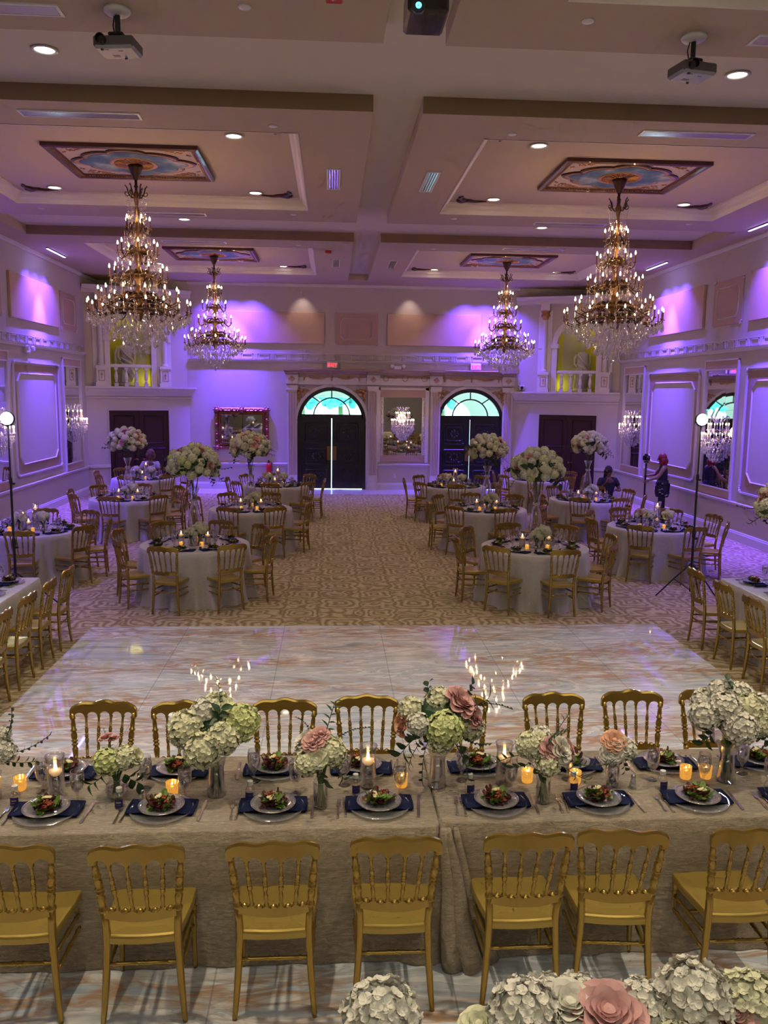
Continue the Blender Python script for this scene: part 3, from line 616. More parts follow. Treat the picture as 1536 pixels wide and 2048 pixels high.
    for x in (.84,1.12,1.40,1.68):
        m=MB(); MM=M@T3(x,-.06,3.02); m.box(-.055,.055,-.055,.055,0,.10,MM); m.box(-.05,.05,-.05,.05,.47,.54,MM)
        m.lathe([(.03,.10),(.045,.13),(.03,.16),(.05,.22),(.056,.27),(.045,.34),(.026,.42),(.03,.44),(.04,.46),(.04,.48)],14,M=MM); m.build('baluster','white',b)
    st=thing('statue','white statue of a draped standing figure in the %s corner niche'%sd,'statue',tuple(M@Vector((1.18,-.42,3.15))),0 if sd=='right' else .35)
    statue_mesh(1 if sd=='left' else 2).build('figure','statue',st,smooth=True)
    lamp('POINT',tuple(M@Vector((c+.45,-.42,3.22))),(.9,.85,.06),3.5,size=.28,name='niche_light'); lamp('POINT',tuple(M@Vector((c-.1,-.38,5.08))),(.9,.85,.10),4,size=.3,name='niche_light')
niche(CL,BL,'left'); niche(CR,BR,'right')

# ------------------------------------------------------------------ things on the back wall
def gold_mirror():
    o=thing('framed_mirror','rose gold baroque framed mirror on the back wall left of the black doors','mirror')
    M=MBK(0); x0,x1,z0,z1=-3.47,-1.86,1.19,2.44
    m=MB()
    for k,(i0,y) in enumerate(((0,.03),(.05,.09),(.11,.06),(.17,.03))): ring(m,chamf(x0+i0,x1-i0,z0+i0,z1-i0,0),.07,0,y,M)
    n=46
    for i in range(n):
        t=i/n*4; s_=t%1; e=int(t); p=[(x0+.06+(x1-x0-.12)*s_,z0+.06),(x1-.06,z0+.06+(z1-z0-.12)*s_),(x1-.06-(x1-x0-.12)*s_,z1-.06),(x0+.06,z1-.06-(z1-z0-.12)*s_)][e]
        m.ball((p[0],.07,p[1]),.035+.018*math.sin(i*2.3),7,5,1,M)
    for cx in (x0+.07,x1-.07,(x0+x1)/2):
        for cz in (z0+.07,z1-.07):
            m.ball((cx,.07,cz),.085,9,6,.8,M)
            for a in range(6): m.ball((cx+.09*math.cos(a),.07,cz+.08*math.sin(a)),.03,6,4,1,M)
    m.build('frame','rosegold',o,smooth=True)
    m=MB(); m.add([(x0+.2,.02,z0+.2),(x1-.2,.02,z0+.2),(x1-.2,.02,z1-.2),(x0+.2,.02,z1-.2)],[(0,1,2,3)],M@RX(-.012)); m.build('mirror_glass','mirror',o)
gold_mirror()
def centre_mirror():
    o=thing('wall_mirror','tall mirror with carved silver sides between the two pairs of black doors','mirror')
    M=MBK(0); x0,x1=1.47,2.83
    m=MB(); m.box(x0,x1,0,.03,2.80,3.02,M); 
    for k in range(27): m.box(x0+.02+k*.05,x0+.045+k*.05,.03,.038,2.82,3.0,M)
    m.build('frame_board','pink_tan',o); MB().box(x0,x1,0,.03,.87,1.06,M).build('frame_board','pink_tan',o)
    m=MB(); m.box(x0-.1,x0,0,.045,.83,3.08,M); m.box(x1,x1+.1,0,.045,.83,3.08,M); m.box(x0-.1,x1+.1,0,.045,3.02,3.08,M)
    for sx,x in ((1,x0+.05),(-1,x1-.05)):
        m.box(x-.05,x+.05,0,.03,1.06,2.80,M)
        for k in range(34): m.ball((x+.018*math.sin(k*1.9),.035,1.09+k*.0508),.026,6,4,1,M)
    m.build('carved_side','trim',o,smooth=False)
    m=MB(); m.add([(x0+.1,.015,1.06),(x1-.1,.015,1.06),(x1-.1,.015,2.80),(x0+.1,.015,2.80)],[(0,1,2,3)],M); m.build('mirror_glass','mirror',o)
centre_mirror()
GLY={'E':['11111','10000','10000','11110','10000','10000','11111'],'X':['10001','01010','01010','00100','01010','01010','10001'],'I':['111','010','010','010','010','010','111'],'T':['11111','00100','00100','00100','00100','00100','00100']}
def writing(m,txt,x,y,z,px,M,d=.004):
    for ch in txt:
        g=GLY[ch]
        for j,row in enumerate(g):
            for i,c in enumerate(row):
                if c=='1': m.box(x+i*px,x+(i+1)*px,y,y+d,z+(6-j)*px,z+(7-j)*px,M)
        x+=(len(g[0])+1)*px
def exit_sign(x,lab):
    o=thing('exit_sign',lab,'exit sign',(x,YB-.08,3.64)); M=Matrix.Scale(-1,4,(0,1,0))
    MB().rbox((.15,.01,.09),(.32,.05,.19),.008,M).build('housing','white',o); m=MB(); writing(m,'EXIT',.025,.035,.045,.0125,M); m.build('lettering','exit_red',o)
exit_sign(-.13,'small lit red EXIT sign above the plain black double doors'); exit_sign(4.17,'small lit red EXIT sign above the carved black double doors')
def em_light(name,M,lab):
    o=thing(name,lab,'emergency light'); MB().rbox((0,.04,0),(.24,.07,.10),.01,M).build('housing','white',o)
    for s_ in (-1,1): MB().lathe([(.02,0),(.055,.03),(.055,.08),(0,.085)],12,M=M@T3(s_*.17,.06,.05)@RX(-PI/2)).build('lamp_head','white',o)
em_light('emergency_light',MBK(1.98)@T3(0,0,3.67),'white twin head emergency light above the mirror between the doors')
em_light('emergency_light',ML(19.5)@T3(0,0,3.78),'white twin head emergency light on the left side wall above the panel')
o=thing('dome_camera','small white dome security camera at the ledge beside the door cornice','security camera',(5.73,YB-.1,3.13))
MB().rbox((0,.0,.0),(.16,.12,.16),.02).build('housing','white',o); MB().ball((0,-.07,0),.05,10,8,1).build('lens_dome','blackgloss',o,smooth=True)
o=thing('wall_outlet','small white wall outlet under the mirror between the doors','outlet',(1.93,YB-.01,.42)); MB().rbox((0,0,0),(.08,.015,.12),.004).build('cover_plate','white',o)
o=thing('fire_extinguisher','red fire extinguisher at the skirting behind the far round table','fire extinguisher',(-.72-1.15,YB-.14,.35))
MB().lathe([(.0,0),(.07,0),(.075,.03),(.075,.38),(.05,.44),(.02,.46)],14).build('body','red',o,smooth=True); MB().lathe([(.02,.46),(.03,.48),(.03,.53),(0,.54)],8).build('valve','black',o); MB().tube([(.02,0,.5),(.09,0,.47),(.1,0,.3),(.095,0,.12)],.012,6).build('hose','black',o)

# ------------------------------------------------------------------ ceiling fixtures
o=thing('downlight','','ceiling light'); MB().lathe([(.10,0),(.125,-.004),(.13,-.012),(.10,-.016),(.095,-.004)],24).build('trim_ring','white',o,smooth=True)
MB().lathe([(0,-.003),(.098,-.005)],24).build('lens','downlight_glow',o); proto('down',o)
dl_where={(-2.82,8.94):'nearest the projector over the dance floor, left side',(4.17,8.92):'nearest the projector over the dance floor, right side',(-2.87,17.1):'in the cross beam gap between the left chandeliers',(4.18,17.05):'in the cross beam gap between the right chandeliers'}
for x,y in DOWN:
    sd='left' if x<.7 else 'right'; io='outer' if x in (-4.57,6.08) else 'aisle'
    row={3.35:'over the head table',6.5:'over the dance floor',11.55:'front edge of the near',14.7:'back edge of the near',19.9:'front edge of the far',23.0:'back edge of the far'}.get(y)
    lab='recessed ceiling light '+(dl_where.get((x,y)) or f'{io} side, {sd} half, {row}'+(' tray' if y>11 else ''))
    place('down',(x,y,ZH-.008 if y not in (8.94,8.92,17.1,17.05) else ZH),0,lab,group='recessed ceiling lights')
o=thing('smoke_detector','','smoke detector'); MB().lathe([(0,-.012),(.045,-.012),(.052,-.008),(.055,0)],16).build('cover','white',o,smooth=True); proto('det',o)
for i,(x,y,q) in enumerate(((-.72,7.41,'near the red alarm at the near left'),(2.14,7.41,'left of the right projector'),(-.7,10.51,'at the aisle corner of the near left tray, front'),(2.17,10.52,'at the aisle corner of the near right tray, front'),(-5.07,15.52,'at the wall corner of the near left tray, back'),(-.69,15.52,'at the aisle corner of the near left tray, back'),(2.19,15.51,'at the aisle corner of the near right tray, back'),(6.51,15.46,'at the wall corner of the near right tray, back'),(-.71,18.66,'at the aisle corner of the far left tray'),(2.21,18.7,'at the aisle corner of the far right tray'))):
    place('det',(x,y,ZS),0,'small white round ceiling sensor '+q)
def vent(x0,x1,y0,y1,lab):
    o=thing('ceiling_vent',lab,'air vent',((x0+x1)/2,(y0+y1)/2,ZS)); hx,hy=(x1-x0)/2,(y1-y0)/2
    MB().sweep(-hx,hx,-hy,hy,[(0,0),(0,-.012),(.025,-.014),(.03,-.002)]).build('frame','white',o)
    MB().box(-hx+.02,hx-.02,-hy+.02,hy-.02,-.003,-.001).build('dark_gap','projside',o)
    m=MB(); lng=hy>hx; n=4; w_=(2*min(hx,hy)-.05)/n
    for i in range(n):
        a=-min(hx,hy)+.025+(i+.5)*w_; M=(T3(a,0,-.006)@RY(.5)) if lng else (T3(0,a,-.006)@RX(-.5))
        m.box(-(w_*.33 if lng else hx-.03),(w_*.33 if lng else hx-.03),-(hy-.03 if lng else w_*.33),(hy-.03 if lng else w_*.33),-.002,.002,M)
    m.build('blades','silver',o)
for a in (((-.08,.12,12.35,13.55),'square ceiling grille near the aisle beside the near left tray'),((1.35,1.55,12.35,13.55),'square ceiling grille near the aisle beside the near right tray'),((.0,.2,20.5,21.7),'ceiling grille near the aisle beside the far left tray'),((1.38,1.58,20.5,21.7),'ceiling grille near the aisle beside the far right tray'),
    ((-3.56,-2.2,10.2,10.42),'long ceiling vent in front of the near left tray'),((3.68,5.04,10.2,10.42),'long ceiling vent in front of the near right tray'),((-3.6,-2.25,15.62,15.84),'long ceiling vent behind the near left tray'),((3.7,5.05,15.62,15.84),'long ceiling vent behind the near right tray'),
    ((-3.6,-2.25,18.45,18.65),'long ceiling vent in front of the far left tray'),((3.7,5.05,18.4,18.6),'long ceiling vent in front of the far right tray'),((-3.6,-2.25,7.5,7.72),'long ceiling vent left of the projector at the top left'),((3.68,5.04,7.52,7.74),'long ceiling vent beyond the projector at the top right')): vent(*a[0],a[1])
for x,y,q in ((.01,7.1,'at the top of the picture'),(-.08,19.3,'beside the far left tray')):
    o=thing('fire_alarm','red ceiling strobe fire alarm '+q,'fire alarm',(x,y,ZS)); MB().rbox((0,0,-.03),(.14,.12,.06),.01).build('housing','red',o); MB().ball((0,-.04,-.055),.03,10,6,.8).build('strobe_lens','glass',o,smooth=True)
for x,y in BARS:
    sd='left' if x<.7 else 'right'
    q={4.9:'out over the head table',10.1:'over the long side table',15.2:'over the middle panel',20.35:'over the panel next to the niche'}[y]
    o=thing('light_bar','slim violet ceiling light bar along the %s wall, %s'%(sd,q),'light bar',(x,y,ZS)); MB().rbox((0,0,-.012),(.05,1.3,.024),.004).build('housing','black',o); MB().box(-.018,.018,-.63,.63,-.032,-.025).build('lit_strip','led_bar',o)
# projectors
def projector(x,y,rz,lab):
    o=thing('ceiling_projector',lab,'projector',(x,y,ZS),rz)
    MB().lathe([(.0,0),(.11,0),(.11,-.02),(.09,-.04),(.05,-.05),(0,-.05)],24).build('ceiling_plate','white',o,smooth=True)
    MB().tube([(0,0,-.04),(0,0,-.2)],.022,10).tube([(-.03,.01,-.05),(-.045,.02,-.12),(-.03,.01,-.2)],.006,5).build('pole','black',o)
    m=MB(); m.rbox((0,0,-.21),(.13,.13,.03),.01)
    for a in range(4): m.tube([(.0,0,-.21),(.1*math.cos(a*PI/2+.7),.09*math.sin(a*PI/2+.7),-.235)],.01,6)
    m.build('bracket','black',o)
    b=MB().rbox((0,0,-.295),(.33,.25,.10),.018).build('body','projgrey',o); MB().rbox((0,0,-.289),(.334,.254,.085),.012).build('side_band','projside',b)
    MB().lathe([(.0,.03),(.03,.03),(.034,.0),(.034,.05),(.04,.05),(.04,0)],16,M=T3(-.09,-.125,-.285)@RX(PI/2)).build('lens','blackgloss',b)
    MB().box(-.11,-.05,-.09,-.075,-.347,-.345).box(.02,.06,-.06,-.05,-.347,-.345).box(-.06,.0,.03,.07,-.347,-.3455).build('label_marks','projside',b)
    MB().lathe([(.012,0),(.012,-.012),(0,-.012)],8,(.03,.1,-.345)).lathe([(.012,0),(.012,-.012),(0,-.012)],8,(-.1,-.1,-.345)).build('foot','black',b)
projector(-1.78,7.55,-.12,'grey projector hanging from the ceiling at the upper left'); projector(3.15,7.62,.22,'grey projector hanging from the ceiling at the upper right')
o=thing('ceiling_projector','large black projector with a glowing cyan lens hanging top centre','projector',(.69,6.5,0))
MB().rbox((0,.15,5.78),(.30,.42,.22),.02).build('body','blackgloss',o); MB().lathe([(.0,0),(.014,0),(.018,.01),(.022,.03),(.012,.035),(0,.02)],20,M=T3(-.075,-.06,5.70)@RX(PI/2)).build('lens','lens_glow',o); MB().lathe([(.036,0),(.05,0),(.05,.03),(.04,.03)],20,M=T3(-.075,-.055,5.70)@RX(PI/2)).build('lens_ring','black',o)
MB().tube([(0,.15,5.88),(0,.15,ZH)],.03,10).build('pole','black',o); MB().tube([(-.03,-.07,5.85),(.03,-.08,5.87),(.09,-.07,5.85),(.04,-.07,5.82),(-.03,-.07,5.85)],.006,5).build('cable','silver',o)
# painted medallions and corner scrolls
def medallion(x,y,lab):
    o=thing('ceiling_medallion',lab,'ceiling medallion',(x,y,ZH-.006)); hx,hy=1.05,.87
    MB().sweep(-hx,hx,-hy,hy,[(0,0),(0,-.05),(.03,-.065),(.06,-.06),(.075,-.035),(.12,-.03),(.13,-.01),(.13,0)]).build('frame','mahogany',o)
    m=MB()
    for a in range(-25,26): m.cbox((a*.04,-hy+.098,-.038),(.016,.03,.012)); m.cbox((a*.04,hy-.098,-.038),(.016,.03,.012))
    for a in range(-21,22): m.cbox((-hx+.098,a*.04,-.038),(.03,.016,.012)); m.cbox((hx-.098,a*.04,-.038),(.03,.016,.012))
    m.build('beaded_trim','goldleaf',o)
    MB().box(-hx+.13,hx-.13,-hy+.13,hy-.13,-.012,-.001).build('painted_ground','plaster_pink',o)
    def quat(s_):
        p=[]
        for k in range(96):
            a=TAU*k/96; rr=1+.13*abs(math.cos(4*a))**.6-.12*abs(math.sin(2*a)); p.append((.84*s_*rr*math.cos(a)*.95,.62*s_*rr*math.sin(a)))
        return p
    MB().prism(quat(1.0),-.03,-.011).build('quatrefoil_border','bronze',o); MB().prism(quat(.95),-.036,-.029).build('gilt_line','goldleaf',o); MB().prism(quat(.87),-.040,-.035).build('painted_sky','painted_sky',o)
    m=MB(); m.lathe([(0,-.07),(.10,-.065),(.12,-.05),(.28,-.045),(.30,-.055),(.33,-.05),(.34,-.038)],32)
    for k in range(24): a=TAU*k/24; m.tube([(.12*math.cos(a),.12*math.sin(a),-.055),(.27*math.cos(a),.27*math.sin(a),-.048)],[.008,.016],5)
    m.build('rosette','goldleaf',o)
    for sx in (-1,1):
        for sy in (-1,1):
            m=MB(); R=random.Random(3)
            for k in range(40):
                a=R.random();b_=R.random()*(1-a); px_,py_=sx*(hx-.17-.42*a),sy*(hy-.17-.34*b_); m.ball((px_,py_,-.014),.022,6,3,.6)
            m.build('corner_filigree','goldleaf',o)
for x,y,q in ((-2.88,12.95,'near left'),(4.34,12.95,'near right'),(-2.88,21.15,'far left'),(4.34,21.15,'far right')): medallion(x,y,'painted sky medallion in a gilt frame above the %s chandelier'%q)
o=thing('scroll_ornament','','ceiling ornament'); m=MB(); R=random.Random(5)
for k in range(22): t=k/21; m.ball((.05+.42*t,.06*math.sin(t*7)*(1-t)+.02,-.012),.06*(1-t)+.02,7,4,.5)
for k in range(22): t=k/21; m.ball((.06*math.sin(t*7)*(1-t)+.02,.05+.30*t,-.012),.055*(1-t)+.018,7,4,.5)
m.build('carving','bronze',o); proto('scroll',o)
for ti,(a,b_,c,d) in enumerate(TR):
    if ti<2: continue
    tn={2:'near left',3:'near right',4:'far left',5:'far right'}[ti]
    for cx,sx,hn in ((a+.3,1,'left'),(b_-.3,-1,'right')):
        for cy,sy,vn in ((c+.28,1,'front'),(d-.28,-1,'back')): place('scroll',(cx,cy,ZH-.006),0,f'dark carved scroll in the {vn} {hn} corner of the {tn} ceiling tray',scale=(sx,sy,1))

# ------------------------------------------------------------------ chandeliers
cm={}
def mesh_of(mb,name,mat,smooth=False):
    me=bpy.data.meshes.new(name); me.from_pydata(mb.v,[],mb.f); me.materials.append(MT[mat])
    if smooth: me.polygons.foreach_set('use_smooth',[True]*len(me.polygons))
    return me
cm['candle']=mesh_of(MB().lathe([(.0,-.02),(.026,-.018),(.030,-.006),(.012,0),(.011,.005),(.011,.11),(0,.112)],8),'candle','candle_brown')
cm['candle_w']=mesh_of(MB().lathe([(.0,-.02),(.03,-.018),(.034,-.006),(.012,0),(.010,.005),(.010,.10),(0,.10)],8),'candle','candle_white')
cm['bulb']=mesh_of(MB().lathe([(.004,.11),(.011,.122),(.011,.135),(.005,.155),(0,.17)],6),'bulb','bulb',True)
cm['bulb_w']=mesh_of(MB().lathe([(.004,.10),(.010,.112),(.010,.125),(.004,.142),(0,.15)],6),'bulb','bulb_small',True)
DROP=[(0,0),(.003,-.004),(.006,-.012),(.018,-.045),(.020,-.055),(.012,-.068),(0,-.076)]
cm['crystal']=mesh_of(MB().ball((0,0,-.008),.009,6,3).lathe([(r_*1.15,z*1.15-.018) for r_,z in DROP],6),'crystal','crystal')
def beads(m,p0,p1,n,sag=0,rad=.007):
    p0=Vector(p0);p1=Vector(p1)
    for i in range(n+1):
        t=i/n; p=p0.lerp(p1,t); p.z-=sag*4*t*(1-t); m.lathe([(0,-rad),(rad,0),(0,rad)],4,tuple(p),cap=False)
def big_chandelier():
    o=thing('chandelier','','chandelier'); Z=lambda z:z-ZH
    MB().lathe([(0,Z(6.18)),(.11,Z(6.17)),(.10,Z(6.13)),(.07,Z(6.05)),(.035,Z(5.98)),(.028,Z(5.97))],20,cap=False).build('canopy_cup','bronze',o,smooth=True)
    MB().tube([(0,0,Z(6.0)),(0,0,Z(5.7))],.02,8).lathe([(.02,Z(5.9)),(.035,Z(5.88)),(.02,Z(5.86))],10,cap=False).build('rod','bronze',o,smooth=True)
    MB().lathe([(0,Z(3.95)),(.03,Z(3.97)),(.06,Z(4.02)),(.14,Z(4.06)),(.16,Z(4.10)),(.07,Z(4.16)),(.05,Z(4.2)),(.09,Z(4.26)),(.10,Z(4.32)),(.05,Z(4.42)),(.035,Z(4.5)),(.08,Z(4.57)),(.05,Z(4.64)),(.03,Z(4.75)),(.06,Z(4.9)),(.03,Z(4.98)),(.025,Z(5.1)),(.055,Z(5.2)),(.03,Z(5.3)),(.02,Z(5.45)),(.045,Z(5.52)),(.02,Z(5.6)),(.035,Z(5.68)),(.05,Z(5.76)),(.02,Z(5.82))],14).build('stem','brass',o,smooth=True)
    m=MB()
    for k in range(6):
        a=TAU*k/6; c,s_=math.cos(a),math.sin(a)
        pts=[(0.03,5.72),(.07,5.72),(.11,5.78),(.13,5.86),(.155,5.89),(.17,5.86),(.155,5.84)]; m.tube([(q*c,q*s_,Z(z)) for q,z in pts],.010,5)
        pts=[(.09,5.76),(.13,5.74),(.16,5.77),(.15,5.80),(.13,5.79)]; m.tube([(q*c,q*s_,Z(z)) for q,z in pts],.008,5)
    m.build('crown_scrolls','bronze',o,smooth=True)
    tiers=[(4.10,.74,18,0),(4.28,.58,12,.2),(4.60,.41,10,.1),(4.95,.29,7,.3),(5.30,.18,5,.1)]
    for ti,(z,R_,n,ph) in enumerate(tiers):
        m=MB(); n2=min(n,9)
        for k in range(n):
            a=TAU*k/n+ph; c,s_=math.cos(a),math.sin(a)
            pts=[(.04,z+.06),(R_*.35,z+.09),(R_*.6,z-.03),(R_*.82,z-.10),(R_*.97,z-.06),(R_,z)]; m.tube([(q*c,q*s_,Z(zz)) for q,zz in pts],[.014,.013,.012,.011,.010,.010],5)
            pts=[(R_*.55,z+.02),(R_*.68,z+.06),(R_*.76,z+.01),(R_*.70,z-.03)]; m.tube([(q*c,q*s_,Z(zz)) for q,zz in pts],.007,4)
            cd=link('candle',cm['candle'],o,(R_*c,R_*s_,Z(z))); link('bulb',cm['bulb'],cd)
        if ti<4: m.lathe([(R_*.56,Z(z+.02)),(R_*.60,Z(z+.0)),(R_*.56,Z(z-.025)),(R_*.53,Z(z))],36,cap=False)
        m.build('arm_tier','bronze',o,smooth=True)
    # large drops: the skirt below the widest ring
    R=random.Random(2); k=0
    rows=[(.74,4.04,26),(.66,3.99,22),(.52,3.90,18),(.38,3.80,14),(.25,3.70,11),(.12,3.60,8),(0,3.52,1)]
    for q,z,n in rows:
        for i in range(n):
            a=TAU*i/n+R.uniform(-.06,.06); c=link('crystal',cm['crystal'],o,(q*math.cos(a),q*math.sin(a),Z(z+R.uniform(-.02,.02)))); c.rotation_euler=(0,0,R.uniform(0,3)); sz=R.uniform(1.0,1.35); c.scale=(sz,sz,sz)
    m=MB()
    for (z,R_,n,ph) in tiers:
        for i in range(n*2):
            a=TAU*i/(2*n)+ph; p0=(R_*math.cos(a),R_*math.sin(a),Z(z-.02)); 
            if i%2==0:
                a2=a+TAU/n; p1=(R_*math.cos(a2),R_*math.sin(a2),Z(z-.02)); beads(m,p0,p1,9,.06)
            L_=.16 if R_<.6 else .05; beads(m,p0,(p0[0],p0[1],p0[2]-L_),max(2,int(L_/.018)))
            m.lathe([(q*.7,zz*.8) for q,zz in DROP],5,(p0[0],p0[1],p0[2]-L_-.005),cap=False)
            q=.62; m.lathe([(q_*.75,zz) for q_,zz in DROP],5,(p0[0]*q,p0[1]*q,p0[2]-.06),cap=False)
    for (q0,z0),(q1,z1) in zip([(.18,5.30),(.29,4.95),(.41,4.60),(.58,4.28)],[(.05,5.55),(.05,5.2),(.06,4.9),(.08,4.55)]):
        for i in range(8):
            a=TAU*i/8+.2; beads(m,(q1*math.cos(a),q1*math.sin(a),Z(z1)),(q0*.92*math.cos(a),q0*.92*math.sin(a),Z(z0)),16,.05)
    for i in range(12):
        a=TAU*i/12; beads(m,(.15*math.cos(a),.15*math.sin(a),Z(5.74)),(.12*math.cos(a),.12*math.sin(a),Z(5.5)),9); m.lathe(DROP,5,(.12*math.cos(a),.12*math.sin(a),Z(5.49)),cap=False)
    for i in range(16):
        a=TAU*i/16; beads(m,(.15*math.cos(a),.15*math.sin(a),Z(4.04)),(.09*math.cos(a),.09*math.sin(a),Z(3.68)),20,rad=.008)
    R=random.Random(9)
    for i in range(230):
        q=math.sqrt(R.random())*.72; a=R.uniform(0,TAU); zz=4.03-.50*(1-q/.74)+R.uniform(-.01,.05); m.lathe([(q_*R.uniform(.7,1.05),z_) for q_,z_ in DROP],5,(q*math.cos(a),q*math.sin(a),Z(zz)),cap=False)
    m.build('crystal_strands','crystal',o,kind='stuff')
    return o
proto('chand',big_chandelier())
for x,y,q in ((-2.86,12.95,'near left tray, before the left statue niche'),(4.34,12.95,'near right tray, before the right statue niche'),(-2.86,21.15,'far left ceiling tray, before the purple wall'),(4.34,21.15,'far right ceiling tray, before the back wall')):
    place('chand',(x,y,ZH),rnd.uniform(0,.5),'tiered bronze candle chandelier under the '+q)
def small_chandelier():
    """half-round wall chandelier, back against the mirror at y=0, reaching to -y"""
    o=thing('wall_chandelier','','wall chandelier')
    m=MB(); m.tube([(0,0,-.05),(0,-.12,-.05),(0,-.2,.0)],.012,6); m.lathe([(0,-.3),(.03,-.26),(.06,-.2),(.03,-.1),(.05,0),(.03,.1),(.02,.35),(.05,.4),(.02,.45)],10,(0,-.2,0)); m.lathe([(0,0),(.07,.005),(.06,.02),(0,.025)],16,M=T3(0,0,-.05)@RX(PI/2)); m.build('stem','glass',o,smooth=True)
    m=MB(); B=MB()
    for z,R_,n in ((-.05,.34,9),(.16,.21,6)):
        for k in range(n):
            a=PI+PI*(k+.5)/n; c,s_=math.cos(a),math.sin(a)
            m.tube([(q*c,-.2*0-.0+q*s_ if q>.1 else -.1,zz) for q,zz in ((.03,z+.02),(R_*.4,z-.06),(R_*.75,z-.1),(R_,z-.02))],.010,5)
            cd=link('candle',cm['candle_w'],o,(R_*c,R_*s_,z)); link('bulb',cm['bulb_w'],cd)
            beads(m,(R_*c,R_*s_,z-.03),(R_*c,R_*s_,z-.12),5)
        for k in range(n-1):
            a=PI+PI*(k+.5)/n; a2=a+PI/n; beads(m,(R_*math.cos(a),R_*math.sin(a),z-.03),(R_*math.cos(a2),R_*math.sin(a2),z-.03),7,.05)
    for k in range(7):
        a=PI+PI*k/6; c,s_=math.cos(a),math.sin(a); m.tube([(q*c,q*s_,zz) for q,zz in ((.03,.3),(.10,.34),(.15,.42),(.18,.46),(.20,.42))],.008,5); beads(m,(.18*c,.18*s_,.44),(.16*c,.16*s_,.28),6)
    m.build('glass_arms','crystal',o,smooth=False)
    R=random.Random(4)
    for z0,q0,n in ((-.14,.33,13),(-.20,.30,12),(-.27,.25,11),(-.34,.19,9),(-.41,.13,7),(-.47,.07,5)):
        for i in range(n):
            a=PI+PI*(i+.5)/n+R.uniform(-.05,.05); c=link('crystal',cm['crystal'],o,(q0*math.cos(a),q0*math.sin(a),z0+R.uniform(-.02,.02))); s_=R.uniform(.8,1.1); c.scale=(s_,s_,s_)
    m=MB()
    for i in range(90):
        a=PI+PI*R.random(); q=R.uniform(.05,.33); m.lathe([(q_*.7,z_*.9) for q_,z_ in DROP],5,(q*math.cos(a),q*math.sin(a),-.12-.36*(1-q/.34)+R.uniform(-.03,.04)),cap=False)
    m.build('crystal_strands','crystal',o,kind='stuff'); return o
proto('wchand',small_chandelier())
for loc,rz,q in (((XL+.02,22.75,2.08),PI/2,'left side mirror close to the corner niche'),((XL+.02,17.55,2.08),PI/2,'left side mirror behind the stage lamp'),((XR-.02,22.75,2.08),-PI/2,'right side mirror close to the corner niche'),((XR-.02,17.55,2.08),-PI/2,'right side mirror behind the stage lamp'),((2.15,YB-.03,2.06),0,'mirror between the two black doors')):
    place('wchand',loc,rz,'crystal wall chandelier with white candles on the '+q)
    v=Vector((math.sin(rz),-math.cos(rz),0))*.42; lamp('POINT',tuple(Vector(loc)+v+Vector((0,0,.1))),(1,.66,.42),6,size=.15,name='wall_chandelier_light')

